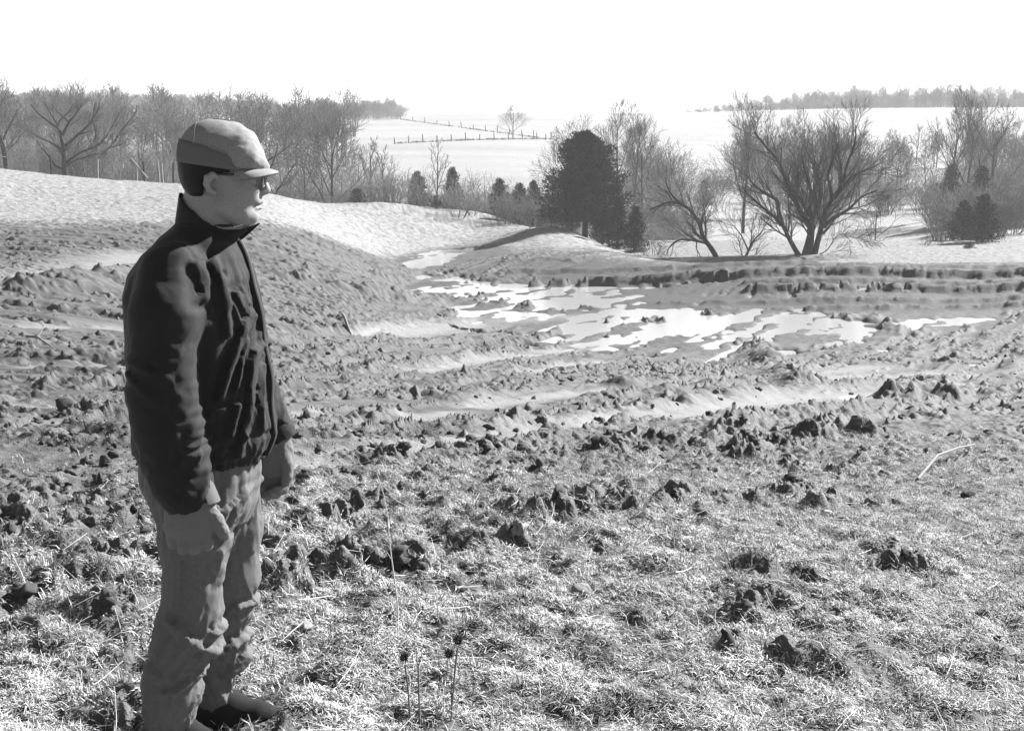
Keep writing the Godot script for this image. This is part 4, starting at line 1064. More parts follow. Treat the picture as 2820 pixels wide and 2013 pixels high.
func make_materials() -> void:
	var soil := StandardMaterial3D.new()
	soil.vertex_color_use_as_albedo = true
	soil.roughness = 0.82; soil.metallic_specular = 0.4
	textured(soil, noise_tex(0.03, 0.74, 1.0, 1024, 7, 5), noise_normal(0.05, 9.0, 1024, 8), 1.1, 0.9, true)
	M.soil = soil
	var water := mat(0.33, 0.10, 0.5)  # muddy water; glare off its surface painted in as a pale base
	textured(water, null, noise_normal(0.02, 2.0, 512, 9), 0.9, 0.2, true)
	M.water = water
	M.bark = textured(mat(0.05, 0.9, 0.2), noise_tex(0.08, 0.6, 1.0, 256, 2), null, 1.5)
	M.twig = mat(0.06, 0.9, 0.2)
	M.brush = mat(0.13, 0.9, 0.2)      # dry scrub stems; sunlight on them painted in as a paler grey
	M.needles = mat(0.024, 0.85, 0.2)
	M.wood_pale = textured(mat(0.32, 0.9, 0.2), noise_tex(0.06, 0.6, 1.0, 256, 3), null, 4.0)
	M.wire = mat(0.15, 0.7)
	var straw := StandardMaterial3D.new()
	straw.vertex_color_use_as_albedo = true
	straw.roughness = 0.75; straw.metallic_specular = 0.3
	straw.backlight = Color(0.22, 0.22, 0.22)
	M.straw = straw
	M.clod = textured(mat(0.11, 0.95, 0.2), noise_tex(0.05, 0.5, 1.0, 256, 4), noise_normal(0.05, 8.0, 256, 4), 6.0, 1.0)
	var weave := noise_tex(0.12, 0.82, 1.0, 512, 21, 4)
	var nap := noise_normal(0.25, 5.0, 512, 22)
	M.jacket = textured(mat(0.017, 0.76, 0.28), weave, nap, 7.0, 0.8)
	M.jacket.rim_enabled = true; M.jacket.rim = 0.35; M.jacket.rim_tint = 0.5
	M.trousers = textured(mat(0.125, 0.85, 0.25), noise_tex(0.03, 0.86, 1.0, 512, 29, 6), nap, 4.0, 0.7)
	M.glove = textured(mat(0.27, 1.0, 0.1), noise_tex(0.2, 0.6, 1.0, 256, 23, 3), noise_normal(0.3, 8.0, 256, 24), 9.0, 0.9)
	M.cap_cloth = textured(mat(0.24, 0.85, 0.3), noise_tex(0.05, 0.82, 1.0, 512, 30, 5), nap, 5.0, 0.6)
	M.cap_band = textured(mat(0.13, 0.95, 0.15), weave, nap, 9.0, 0.6)
	M.shirt = textured(mat(0.30, 0.9, 0.2), weave, nap, 9.0, 0.5)
	M.tab = textured(mat(0.10, 0.8, 0.3), weave, null, 9.0)
	M.skin = textured(mat(0.235, 0.6, 0.4), noise_tex(0.06, 0.86, 1.0, 256, 25, 4), noise_normal(0.2, 2.0, 256, 26), 8.0, 0.3)
	M.hair = textured(mat(0.018, 0.6, 0.4), noise_tex(0.1, 0.5, 1.0, 256, 27, 3), noise_normal(0.25, 9.0, 256, 28), 14.0, 1.0)
	M.frame = mat(0.02, 0.25, 0.5)
	var glass := StandardMaterial3D.new()
	glass.albedo_color = Color(0.9, 0.9, 0.9, 0.12); glass.transparency = BaseMaterial3D.TRANSPARENCY_ALPHA; glass.roughness = 0.03; glass.metallic_specular = 0.6
	M.glass = glass
	M.metal = mat(0.12, 0.5); M.metal.metallic = 0.5
	M.leather = textured(mat(0.022, 0.85, 0.2), weave, nap, 8.0, 0.5)
	M.rubber = mat(0.03, 0.8, 0.3); M.lace = mat(0.2, 0.8, 0.3)
	M.stalk = mat(0.42, 0.8, 0.3); M.stalk_dark = mat(0.12, 0.85, 0.2)
	M.seed = mat(0.08, 0.9, 0.2)

# ---------------------------------------------------------------- the man (he faces +x; +z is his right side, towards the camera)
const HEAD := Vector3(0.095, 0.0, 0.0)

func in_head(mb: MB, from: int) -> void:      # the head is turned a little from the body
	var b := Basis(Vector3.UP, 0.22)
	for k in range(from, mb.v.size()):
		mb.v[k] = b * mb.v[k] + HEAD; mb.n[k] = b * mb.n[k]

func chain(f: Field, pts: Array, k := 0.02, sc := Vector3.ONE) -> void:      # [x, y, z, r] ...
	for q in pts.size() - 1:
		var a: Array = pts[q]; var b: Array = pts[q + 1]
		f.cap(Vector3(a[0], a[1], a[2]), Vector3(b[0], b[1], b[2]), a[3], b[3], k, false, sc)

func blob(f: Field, c: Vector3, r: Vector3, k := 0.015, carve := false) -> void:
	var m := minf(r.x, minf(r.y, r.z))
	f.cap(c, c, m, m, k, carve, Vector3(m / r.x, m / r.y, m / r.z))

func make_man() -> void:
	var base := Vector3(-0.86, ground_at(-0.86, 3.4) - 0.01, -3.4)
	base.y = 0.0
	var man := thing("person", base, "man in dark jacket, peaked cap and glasses standing in profile at left", "person")
	# --- body: one continuous figure under the clothes, with a finer head
	var mb := MB.new()
	var f := Field.new(Vector3(-0.25, -0.02, -0.36), Vector3(0.30, 1.50, 0.36), 0.016)
	f.stack([[0.74, 0.02, 0.12, 0.14, 0.0], [0.95, 0.03, 0.12, 0.15, 0.0], [1.2, 0.02, 0.125, 0.165, 0.0], [1.33, 0.015, 0.11, 0.14, 0.0], [1.40, 0.03, 0.07, 0.09, 0.0]], 0.03)
	for s in [[[0.0, 1.34, 0.16, 0.055], [-0.012, 1.06, 0.25, 0.04], [0.03, 0.80, 0.24, 0.028]], [[0.0, 1.34, -0.16, 0.055], [0.09, 1.08, -0.25, 0.04], [0.177, 0.84, -0.235, 0.028]],
			[[0.02, 0.74, 0.095, 0.08], [-0.004, 0.43, 0.1, 0.05], [-0.075, 0.10, 0.1, 0.036]], [[0.05, 0.72, -0.095, 0.08], [0.05, 0.43, -0.1, 0.05], [-0.015, 0.10, -0.1, 0.036]]]:
		chain(f, s, 0.03)
	chain(f, [[-0.075, 0.06, 0.1, 0.03], [0.07, 0.03, 0.12, 0.022]]); chain(f, [[-0.015, 0.06, -0.1, 0.03], [0.13, 0.03, -0.1, 0.022]])
	chain(f, [[0.045, 1.36, 0.0, 0.06], [0.055, 1.46, 0.0, 0.05]], 0.03)
	f.mesh_into(mb)
	var from := mb.v.size()
	f = Field.new(Vector3(-0.125, 1.38, -0.105), Vector3(0.15, 1.735, 0.105), 0.0036)
	blob(f, Vector3(-0.005, 1.628, 0), Vector3(0.096, 0.086, 0.074))
	blob(f, Vector3(0.038, 1.555, 0), Vector3(0.062, 0.080, 0.060), 0.03)
	chain(f, [[-0.035, 1.54, 0, 0.056], [-0.05, 1.40, 0, 0.062]], 0.03)
	for s in [-1.0, 1.0]:
		chain(f, [[0.0, 1.515, 0.046 * s, 0.022], [0.05, 1.492, 0.026 * s, 0.020], [0.070, 1.488, 0.008 * s, 0.018]], 0.025)
		blob(f, Vector3(0.062, 1.553, 0.036 * s), Vector3(0.032, 0.028, 0.024), 0.02)
		chain(f, [[0.094, 1.600, 0.008 * s, 0.014], [0.076, 1.600, 0.045 * s, 0.014]], 0.02)
		blob(f, Vector3(0.110, 1.577, 0.032 * s), Vector3(0.022, 0.014, 0.020), 0.014, true)
		blob(f, Vector3(0.080, 1.577, 0.032 * s), Vector3(0.0125, 0.0125, 0.0125), 0.003)
		blob(f, Vector3(0.107, 1.547, 0.0105 * s), Vector3(0.0105, 0.0085, 0.008), 0.008)
	chain(f, [[0.100, 1.588, 0, 0.0075], [0.113, 1.568, 0, 0.009], [0.1195, 1.555, 0, 0.0112]], 0.012)
	blob(f, Vector3(0.074, 1.487, 0), Vector3(0.017, 0.017, 0.022), 0.02)
	blob(f, Vector3(0.088, 1.527, 0), Vector3(0.017, 0.014, 0.026), 0.012)
	chain(f, [[0.092, 1.5225, -0.017, 0.0065], [0.1005, 1.5245, 0, 0.0085], [0.092, 1.5225, 0.017, 0.0065]], 0.008)
	chain(f, [[0.089, 1.507, -0.015, 0.0065], [0.0965, 1.506, 0, 0.0088], [0.089, 1.507, 0.015, 0.0065]], 0.008)
	chain(f, [[0.092, 1.5155, -0.022, 0.0022], [0.110, 1.5155, 0, 0.0028], [0.092, 1.5155, 0.022, 0.0022]], 0.003)
	f.cap(Vector3(0.110, 1.5155, 0), Vector3(0.088, 1.515, 0.024), 0.003, 0.002, 0.004, true)
	f.cap(Vector3(0.110, 1.5155, 0), Vector3(0.088, 1.515, -0.024), 0.003, 0.002, 0.004, true)
	blob(f, Vector3(0.100, 1.497, 0), Vector3(0.009, 0.005, 0.018), 0.006, true)
	for s in [-1.0, 1.0]:      # ears
		chain(f, [[-0.018, 1.597, 0.078 * s, 0.0062], [-0.032, 1.590, 0.083 * s, 0.0062], [-0.035, 1.573, 0.084 * s, 0.006], [-0.027, 1.557, 0.080 * s, 0.0065], [-0.015, 1.549, 0.076 * s, 0.0075]], 0.006)
		chain(f, [[-0.018, 1.597, 0.078 * s, 0.006], [-0.006, 1.590, 0.074 * s, 0.005]], 0.006)
		blob(f, Vector3(-0.018, 1.575, 0.074 * s), Vector3(0.016, 0.024, 0.006), 0.006)
		blob(f, Vector3(-0.013, 1.572, 0.083 * s), Vector3(0.0100, 0.0140, 0.020), 0.003, true)
		f.cap(Vector3(-0.014, 1.588, 0.085 * s), Vector3(-0.026, 1.578, 0.088 * s), 0.004, 0.004, 0.003, true)
	f.mesh_into(mb)
	in_head(mb, from)
	var body := obj("body", mb.done(), M.skin, man)
	# --- hair
	var hm := MB.new()
	f = Field.new(Vector3(-0.12, 1.52, -0.1), Vector3(0.06, 1.66, 0.1), 0.0036)
	blob(f, Vector3(-0.006, 1.625, 0), Vector3(0.0995, 0.092, 0.0785))
	chain(f, [[-0.045, 1.58, -0.03, 0.047], [-0.045, 1.58, 0.03, 0.047]], 0.03)
	f.each(func(p: Vector3, e: float) -> float:
		var wob := 0.002 * sin(p.z * 700.0 + p.y * 300.0)
		var lim := -0.042 + wob
		if p.y > 1.588: lim = lerpf(-0.042, 0.026, smoothstep(1.588, 1.602, p.y)) + wob
		return maxf(e, maxf(p.x - lim, 1.536 + 0.25 * maxf(0.0, p.x + 0.075) + wob - p.y)))
	f.mesh_into(hm); in_head(hm, 0)
	obj("hair", hm.done(), M.hair, man)
	for s in [-1.0, 1.0]:
		var em := MB.new()
		em.tube(PackedVector3Array([Vector3(0.104, 1.597, 0.016 * s), Vector3(0.100, 1.601, 0.030 * s), Vector3(0.088, 1.599, 0.046 * s)]), PackedFloat32Array([0.0035, 0.004, 0.002]), 6, true)
		in_head(em, 0)
		obj("eyebrow", em.done(), M.hair, man)
	make_cap(man)
	make_glasses(man)
	make_clothes(man)

func make_cap(man: Node3D) -> void:
	var cap := Node3D.new(); cap.name = "cap"; man.add_child(cap)
	var cm := MB.new()
	var f := Field.new(Vector3(-0.12, 1.585, -0.105), Vector3(0.135, 1.752, 0.105), 0.0038)
	blob(f, Vector3(-0.012, 1.640, 0), Vector3(0.094, 0.098, 0.086), 0.03)
	blob(f, Vector3(0.045, 1.645, 0), Vector3(0.066, 0.072, 0.076), 0.04)
	f.cap(Vector3(0.06, 1.648, 0), Vector3(0.097, 1.624, 0), 0.046, 0.022, 0.03, false, Vector3(1, 1, 0.62))
	f.cap(Vector3(0.088, 1.630, 0), Vector3(0.122, 1.6125, 0), 0.018, 0.007, 0.025, false, Vector3(1, 1, 0.36))
	var crease := FastNoiseLite.new(); crease.seed = 3; crease.frequency = 16.0; crease.fractal_octaves = 2
	f.each(func(p: Vector3, e: float) -> float:
		return maxf(e - 0.0035 * crease.get_noise_3d(p.x, p.y * 1.6, p.z) * smoothstep(-0.06, 0.08, p.x), lerpf(1.634, 1.604, (p.x + 0.106) / 0.21) - p.y))
	f.mesh_into(cm); in_head(cm, 0)
	obj("crown", cm.done(), M.cap_cloth, cap)
	# ear band folded up round the crown
	var bm := MB.new()
	var rows := []
	for r in 7:
		var line := []
		var t: float = [0.0, 0.0, 0.25, 0.5, 0.75, 1.0, 1.0][r]
		for q in 72:
			var a := TAU * q / 72.0
			var x := cos(a)
			var lo := lerpf(1.629, 1.598, (x + 1.0) / 2.0)
			var hi: float = lookup([-1.0, -0.3, 0.2, 0.6, 0.85, 1.0], [1.687, 1.669, 1.651, 1.633, 1.617, 1.608], x)
			var y := lerpf(lo, hi, t)
			var rad := lerpf(1.0, lerpf(0.925, 1.0, (x + 1.0) / 2.0), t * t) + 0.006 * sin(t * PI)
			if r == 0 or r == 6: rad -= 0.07
			line.append(Vector3(-0.004 + 0.1035 * rad * x, y, 0.0935 * rad * sin(a)))
		rows.append(line)
	bm.grid(rows, true); in_head(bm, 0)
	flip_if_inward(bm, HEAD + Vector3(0, 1.64, 0))
	obj("ear_band", bm.done(), M.cap_band, cap)
	# visor
	var vm := MB.new()
	rows = []
	for layer in 2:
		for r in 7:
			var t := r / 6.0 if layer == 0 else 1.0 - r / 6.0
			var line := []
			for q in 25:
				var s := q / 12.0 - 1.0
				var a := s * 1.15
				var inner := Vector3(-0.004 + 0.100 * cos(a), 1.609 - 0.004 * s * s, 0.090 * sin(a))
				var ln := 0.056 * sqrt(maxf(0.0, 1.0 - pow(absf(s), 2.2)))
				var p := inner + Vector3(cos(a * 0.55), 0, sin(a * 0.55)) * ln * t
				p.y += 0.014 * t * (1.0 - t) - 0.009 * t - 0.015 * s * s * t + (0.003 if layer == 0 else -0.003) * (1.0 - 0.85 * pow(absf(s), 3.0))
				line.append(p)
			rows.append(line)
	vm.grid(rows); in_head(vm, 0)
	flip_to(vm, Vector3.UP, rows[0].size() * 3 + 12)
	obj("visor", vm.done(), M.cap_cloth, cap)
	# piping where band, crown and visor meet
	for s in [-1.0, 1.0]:
		var pm := MB.new()
		var pp := PackedVector3Array(); var pr := PackedFloat32Array()
		for q in 15:
			var x := lerpf(-0.2, 0.93, q / 14.0)
			var a := acos(x)
			var hi: float = lookup([-1.0, -0.3, 0.2, 0.6, 0.85, 1.0], [1.687, 1.669, 1.651, 1.633, 1.617, 1.608], x)
			var rad := lerpf(0.925, 1.0, (x + 1.0) / 2.0) + 0.006
			pp.append(Vector3(-0.004 + 0.1035 * rad * x, hi, 0.0935 * rad * sin(a) * s)); pr.append(0.0016)
		pm.tube(pp, pr, 5, true)
		in_head(pm, 0)
		obj("piping", pm.done(), M.cap_cloth, cap)
	# seam and button
	var sm := MB.new()
	var path := PackedVector3Array(); var rads := PackedFloat32Array()
	for p in [[-0.01, 1.7375], [0.02, 1.735], [0.05, 1.7245], [0.075, 1.706], [0.095, 1.680], [0.107, 1.655]]:
		path.append(Vector3(p[0], p[1], 0.014)); rads.append(0.0017)
	sm.tube(path, rads, 5)
	path = PackedVector3Array(); rads = PackedFloat32Array()
	for q in 9:
		var a := q / 8.0 * 1.25
		path.append(Vector3(-0.05 - 0.012 * sin(a), 1.640 + 0.0905 * cos(a), 0.087 * sin(a))); rads.append(0.0012)
	sm.tube(path, rads, 4)
	in_head(sm, 0)
	obj("seam", sm.done(), M.cap_band, cap)

func flip_if_inward(mb: MB, ctr: Vector3) -> void:
	var s := 0.0
	for k in mb.v.size(): s += mb.n[k].dot(mb.v[k] - ctr)
	if s < 0.0: flip(mb)

func flip_to(mb: MB, dir: Vector3, at: int) -> void:
	if mb.n[at].dot(dir) < 0.0: flip(mb)

func flip(mb: MB) -> void:
	for k in range(0, mb.i.size(), 3):
		var w := mb.i[k + 1]; mb.i[k + 1] = mb.i[k + 2]; mb.i[k + 2] = w
	for k in mb.n.size(): mb.n[k] = -mb.n[k]

func make_glasses(man: Node3D) -> void:
	var g := Node3D.new(); g.name = "glasses"; man.add_child(g)
	for s in [-1.0, 1.0]:
		var fm := MB.new()
		var path := PackedVector3Array(); var rads := PackedFloat32Array()
		var ring := []
		for q in 25:
			var a := TAU * q / 24.0
			var c := cos(a); var sn := sin(a)
			var p := Vector3(0.119 - 0.010 * absf(sn * 0.5 + 0.35 * s * s) - 0.004 * (1.0 - c), 1.5785 + 0.018 * signf(c) * pow(absf(c), 0.7), s * 0.034 + 0.025 * signf(sn) * pow(absf(sn), 0.75))
			p.x = 0.1165 - 0.16 * absf(p.z) + 0.06 * (p.y - 1.5785)
			path.append(p); rads.append(0.0030 if c > 0.3 else 0.0015); ring.append(p)
		fm.tube(path, rads, 6)
		in_head(fm, 0)
		obj("rim", fm.done(), M.frame, g)
		var lm := MB.new()
		var ctr := Vector3(0.1165 - 0.16 * 0.034, 1.5785, s * 0.034)
		for q in 24:
			lm.tri(ctr + Vector3(0.0012, 0, 0), ring[q], ring[q + 1])
		in_head(lm, 0)
		obj("lens", lm.done(), M.glass, g)
		var tm := MB.new()
		tm.tube(PackedVector3Array([Vector3(0.108, 1.5945, 0.060 * s), Vector3(0.095, 1.5955, 0.070 * s), Vector3(0.03, 1.5965, 0.0765 * s), Vector3(-0.012, 1.5975, 0.077 * s), Vector3(-0.03, 1.588, 0.0765 * s)]), PackedFloat32Array([0.0034, 0.0036, 0.0032, 0.0026, 0.002]), 6, true)
		in_head(tm, 0)
		obj("temple", tm.done(), M.frame, g)
	var bm := MB.new()
	bm.tube(PackedVector3Array([Vector3(0.1145, 1.586, -0.012), Vector3(0.1195, 1.589, 0), Vector3(0.1145, 1.586, 0.012)]), PackedFloat32Array([0.0022, 0.0022, 0.0022]), 6)
	in_head(bm, 0)
	obj("bridge", bm.done(), M.frame, g)

# ridge lines of the cloth: [height, half width, x, y, x, y ...]
func creases(p: Vector3, folds: Array) -> float:
	var out := 0.0
	for e in folds:
		var w: float = e[1]
		for q in range(2, e.size() - 2, 2):
			var ax: float = e[q]; var ay: float = e[q + 1]; var bx: float = e[q + 2]; var by: float = e[q + 3]
			if p.y < minf(ay, by) - 0.04 or p.y > maxf(ay, by) + 0.04 or p.x < minf(ax, bx) - 0.05 or p.x > maxf(ax, bx) + 0.05: continue
			var a := Vector2(ax, ay); var ab := Vector2(bx - ax, by - ay)
			var pt := Vector2(p.x, p.y)
			var t := clampf((pt - a).dot(ab) / ab.length_squared(), 0.0, 1.0)
			var dd := (pt - a - ab * t).length() / w
			if dd > 3.5: continue
			var v: float = e[0] * (exp(-dd * dd) - 0.55 * exp(-(dd - 1.9) * (dd - 1.9)))
			if absf(v) > absf(out): out = v
	return out

func torso_rows() -> Array:
	return [[0.832, 0.020, 0.168, 0.178, 0.0], [0.862, 0.022, 0.178, 0.190, 0.0], [0.90, 0.028, 0.186, 0.202, 0.0], [0.96, 0.032, 0.183, 0.203, 0.0], [1.05, 0.027, 0.183, 0.205, 0.0], [1.13, 0.020, 0.182, 0.21, 0.0], [1.20, 0.0145, 0.178, 0.214, 0.0],
		[1.28, 0.010, 0.172, 0.214, 0.0], [1.33, 0.013, 0.160, 0.200, 0.0], [1.38, 0.022, 0.134, 0.165, 0.0], [1.42, 0.033, 0.106, 0.125, 0.0], [1.465, 0.047, 0.074, 0.085, 0.0]]

func front_at(y: float) -> float:
	var rows := torso_rows()
	for k in rows.size() - 1:
		if y < rows[k + 1][0]:
			var t: float = (y - rows[k][0]) / (rows[k + 1][0] - rows[k][0])
			return lerpf(rows[k][1] + rows[k][2], rows[k + 1][1] + rows[k + 1][2], t)
	return 0.12

func make_clothes(man: Node3D) -> void:
	var fold := FastNoiseLite.new(); fold.seed = 17; fold.frequency = 1.0; fold.fractal_octaves = 2
	# --- jacket
	var jacket := Node3D.new(); jacket.name = "jacket"; man.add_child(jacket)
	var jm := MB.new()
	var f := Field.new(Vector3(-0.24, 0.745, -0.37), Vector3(0.285, 1.50, 0.37), 0.0062)
	f.stack(torso_rows(), 0.02, 2.25)
	chain(f, [[0.002, 1.345, 0.155, 0.088], [-0.006, 1.25, 0.225, 0.082], [-0.012, 1.13, 0.245, 0.076], [-0.015, 1.06, 0.25, 0.081], [-0.004, 0.978, 0.25, 0.081], [0.010, 0.89, 0.245, 0.077], [0.024, 0.83, 0.24, 0.071], [0.030, 0.815, 0.24, 0.066]], 0.030, Vector3(1, 1, 1.12))
	chain(f, [[0.002, 1.345, -0.155, 0.088], [0.02, 1.22, -0.225, 0.074], [0.06, 1.08, -0.26, 0.068], [0.115, 0.97, -0.255, 0.062], [0.155, 0.89, -0.24, 0.056], [0.166, 0.865, -0.237, 0.052]], 0.030, Vector3(1, 1, 1.1))
	f.mesh_into(jm)
	for k in jm.v.size():
		var p := jm.v[k]
		var nn := jm.n[k]
		var disp := 0.0
		if absf(p.z) < 0.20 and p.x > 0.0:      # drape of the front panels
			var a := atan2(p.z, p.x - 0.02)
			var w := smoothstep(0.0, 0.10, p.x) * smoothstep(1.43, 1.30, p.y) * smoothstep(0.20, 0.12, absf(p.z))
			var gather := 1.0 + 0.6 * smoothstep(1.0, 0.85, p.y)
			var n1 := fold.get_noise_2d(a * 2.3 * gather + 0.5 * fold.get_noise_2d(p.y * 3.0, 7.0) + (p.y - 1.1) * 2.2, p.y * 2.0)
			var n2 := fold.get_noise_2d(a * 4.0 * gather - (p.y - 1.1) * 3.0, p.y * 3.0 + 30.0)
			disp += w * (0.008 * (pow(1.0 - absf(n1), 4.0) - 0.4) + 0.005 * n2)
			disp += w * 0.006 * smoothstep(0.93, 0.86, p.y) * fold.get_noise_2d(a * 9.0, p.y * 8.0)
		var arm_x := lookup([0.80, 0.9, 1.06, 1.25], [0.03, 0.008, -0.015, -0.006], p.y)
		if absf(p.z) > 0.17:      # creases across the sleeves
			var a := atan2(p.z - 0.25 * signf(p.z), p.x - (arm_x if p.z > 0.0 else arm_x + 0.11))
			var w := smoothstep(1.32, 1.15, p.y) * (0.35 + 0.65 * smoothstep(-0.05, 0.07, p.x - arm_x))
			var n1 := fold.get_noise_2d(p.y * 11.0 + 0.6 * sin(a * 2.0), a * 0.55 + 3.0 * signf(p.z))
			disp += w * (0.004 + 0.005 * smoothstep(1.02, 0.9, p.y)) * (pow(1.0 - absf(n1), 3.0) - 0.4)
			disp += 0.0016 * fold.get_noise_2d(p.y * 22.0, a * 0.9)
		if p.x < 0.0 and absf(p.z) < 0.19: disp += 0.006 * fold.get_noise_2d(p.z * 9.0, p.y * 5.0)
		if p.y < 0.862 and absf(p.z) < 0.185: disp -= 0.006 * smoothstep(0.866, 0.856, p.y)
		# set-in sleeve seam
		var sd := absf((p - Vector3(0.0, 1.30, 0)).length() - 0.215)
		if p.y > 1.12 and p.x > -0.1: disp -= 0.003 * exp(-sd * sd * 40000.0) * smoothstep(0.1, 0.17, absf(p.z))
		if p.x > -0.1 and p.z > -0.05: disp += creases(p, JACKET_FOLDS)
		jm.v[k] = p + nn * disp
	jm.smooth()
	obj("shell", jm.done(), M.jacket, jacket)
	# collar
	var col := MB.new()
	col_grid(col, 1.0, 0.0)
	obj("collar", col.done(), M.jacket, jacket)
	var sc := MB.new()
	col_grid(sc, 0.86, 0.006)
	obj("shirt_collar", sc.done(), M.shirt, man)
	# zip and its flap
	var zm := MB.new(); var fl := MB.new()
	var path := PackedVector3Array(); var rads := PackedFloat32Array()
	var left := []; var right := []
	for q in 41:
		var y := lerpf(0.845, 1.425, q / 40.0)
		var x := front_at(y) + 0.004 + 0.003 * sin(y * 37.0)
		var z := 0.004 + 0.004 * sin(y * 21.0)
		path.append(Vector3(x + 0.003, y, z)); rads.append(0.0016)
		left.append([Vector3(x - 0.02, y, z - 0.022), Vector3(x, y, z - 0.018), Vector3(x + 0.004, y, z - 0.010), Vector3(x + 0.001, y, z - 0.003)])
		right.append([Vector3(x + 0.001, y, z + 0.003), Vector3(x + 0.005, y, z + 0.009), Vector3(x + 0.001, y, z + 0.017), Vector3(x - 0.02, y, z + 0.022)])
	zm.tube(path, rads, 6, true)
	obj("zip", zm.done(), M.metal, jacket)
	fl.grid(left); fl.grid(right)
	flip_to(fl, Vector3.RIGHT, 42)
	obj("zip_flap", fl.done(), M.jacket, jacket)
	# cuffs
	cuff(jacket, Vector3(0.027, 0.826, 0.24), Vector3(0.046, 0.772, 0.238), 0.070, 0.062, fold)
	cuff(jacket, Vector3(0.168, 0.868, -0.237), Vector3(0.182, 0.828, -0.235), 0.058, 0.052, fold)
	var tab := MB.new()
	var tr := []
	for q in 7:
		var y := lerpf(0.838, 0.782, q / 6.0)
		var cx := lerpf(0.024, 0.044, q / 6.0)
		tr.append([Vector3(cx + 0.054, y, 0.276), Vector3(cx + 0.066, y, 0.266), Vector3(cx + 0.0735, y - 0.001, 0.248), Vector3(cx + 0.0735, y - 0.002, 0.225)])
	tab.grid(tr); flip_to(tab, Vector3.RIGHT, 10)
	tag(obj("cuff_tab", tab.done(), M.tab, jacket), "pale tab on the right cuff")
	# waist cord end and pocket welt
	var wm := MB.new()
	var wp := PackedVector3Array(); var wr := PackedFloat32Array()
	for q in 9:
		var t := q / 8.0
		var y := lerpf(1.02, 0.93, t); var a := lerpf(0.62, 0.85, t)
		wp.append(Vector3(0.030 + 0.187 * pow(cos(a), 0.9), y, 0.206 * pow(sin(a), 0.9))); wr.append(0.004)
	wm.tube(wp, wr, 6, true)
	obj("pocket_welt", wm.done(), M.jacket, jacket)
	# --- trousers
	var tm := MB.new()
	f = Field.new(Vector3(-0.22, 0.04, -0.26), Vector3(0.26, 0.90, 0.26), 0.0076)
	f.stack([[0.66, 0.03, 0.11, 0.14, 0.0], [0.72, 0.022, 0.142, 0.178, 0.0], [0.78, 0.014, 0.157, 0.178, 0.0], [0.88, 0.018, 0.155, 0.168, 0.0]], 0.03, 2.2)
	chain(f, [[0.020, 0.72, 0.092, 0.098], [0.013, 0.634, 0.1, 0.088], [0.003, 0.50, 0.1, 0.074], [-0.004, 0.41, 0.1, 0.083], [-0.014, 0.375, 0.1, 0.082], [-0.036, 0.315, 0.1, 0.078], [-0.058, 0.255, 0.1, 0.076], [-0.072, 0.195, 0.1, 0.070], [-0.072, 0.125, 0.1, 0.066]], 0.025)
	chain(f, [[0.055, 0.70, -0.092, 0.096], [0.060, 0.604, -0.1, 0.086], [0.062, 0.46, -0.1, 0.079], [0.044, 0.39, -0.1, 0.080], [0.020, 0.33, -0.1, 0.074], [0.022, 0.265, -0.1, 0.080], [0.002, 0.20, -0.1, 0.072], [-0.010, 0.125, -0.1, 0.066]], 0.025)
	f.mesh_into(tm)
	for k in tm.v.size():
		var p := tm.v[k]
		var s := signf(p.z)
		var cx := lookup([0.15, 0.26, 0.40, 0.5, 0.7], [-0.074, -0.056, -0.006, 0.003, 0.02], p.y) + (0.06 if s < 0.0 else 0.0)
		var a := atan2(p.z - 0.1 * s, p.x - cx)
		var n1 := fold.get_noise_2d(p.y * 6.5 + a * 0.9 * s, a * 0.9 + 20.0 * s)
		var knee := smoothstep(0.5, 0.36, p.y)
		var disp := (0.008 * knee + 0.002) * (pow(1.0 - absf(n1), 3.0) - 0.4)
		var n2 := fold.get_noise_2d(a * 2.6 + 5.0 * s, p.y * 2.2)
		disp += 0.007 * n2 * smoothstep(0.45, 0.7, p.y)
		disp += 0.0015 * fold.get_noise_2d(p.y * 18.0 - a * 1.5, a * 1.4 + 9.0)
		disp += 0.011 * knee * smoothstep(-0.02, 0.05, p.x - cx) * fold.get_noise_2d(p.y * 9.0 + 2.0 * s, 4.0)
		if p.y > 0.55: disp += 0.006 * exp(-pow((p.x - cx - 0.10 + (0.8 - p.y) * 0.15) / 0.012, 2.0)) * smoothstep(0.85, 0.75, p.y)
		disp += 0.0022 * exp(-pow((a - 1.75 * s) / 0.05, 2.0))      # outer seam
		if p.z > 0.0 or p.x > 0.02: disp += creases(p, TROUSER_FOLDS)
		tm.v[k] = p + tm.n[k] * disp
	tm.smooth()
	obj("trousers", tm.done(), M.trousers, man)
	# --- gloves
	glove(man, [[[0.012, 0.775, 0.238, 0.034], [0.006, 0.715, 0.246, 0.032]], [[0.050, 0.785, 0.238, 0.040], [0.045, 0.715, 0.250, 0.034]], [[0.078, 0.77, 0.238, 0.030], [0.078, 0.712, 0.246, 0.029]]],
		[[[0.078, 0.712, 0.252, 0.0165], [0.086, 0.680, 0.252, 0.0155], [0.080, 0.664, 0.238, 0.0145], [0.066, 0.668, 0.222, 0.013]],
		[[0.052, 0.705, 0.256, 0.0170], [0.056, 0.671, 0.255, 0.016], [0.050, 0.655, 0.240, 0.0150], [0.038, 0.660, 0.222, 0.0135]],
		[[0.026, 0.703, 0.254, 0.0168], [0.026, 0.669, 0.253, 0.0155], [0.021, 0.654, 0.238, 0.0145], [0.012, 0.660, 0.222, 0.013]],
		[[0.002, 0.710, 0.248, 0.0155], [-0.004, 0.682, 0.247, 0.0145], [-0.006, 0.666, 0.234, 0.0135], [-0.008, 0.670, 0.222, 0.012]],
		[[0.086, 0.765, 0.246, 0.0190], [0.112, 0.732, 0.250, 0.0165], [0.124, 0.705, 0.248, 0.0150], [0.128, 0.692, 0.244, 0.0125]]])
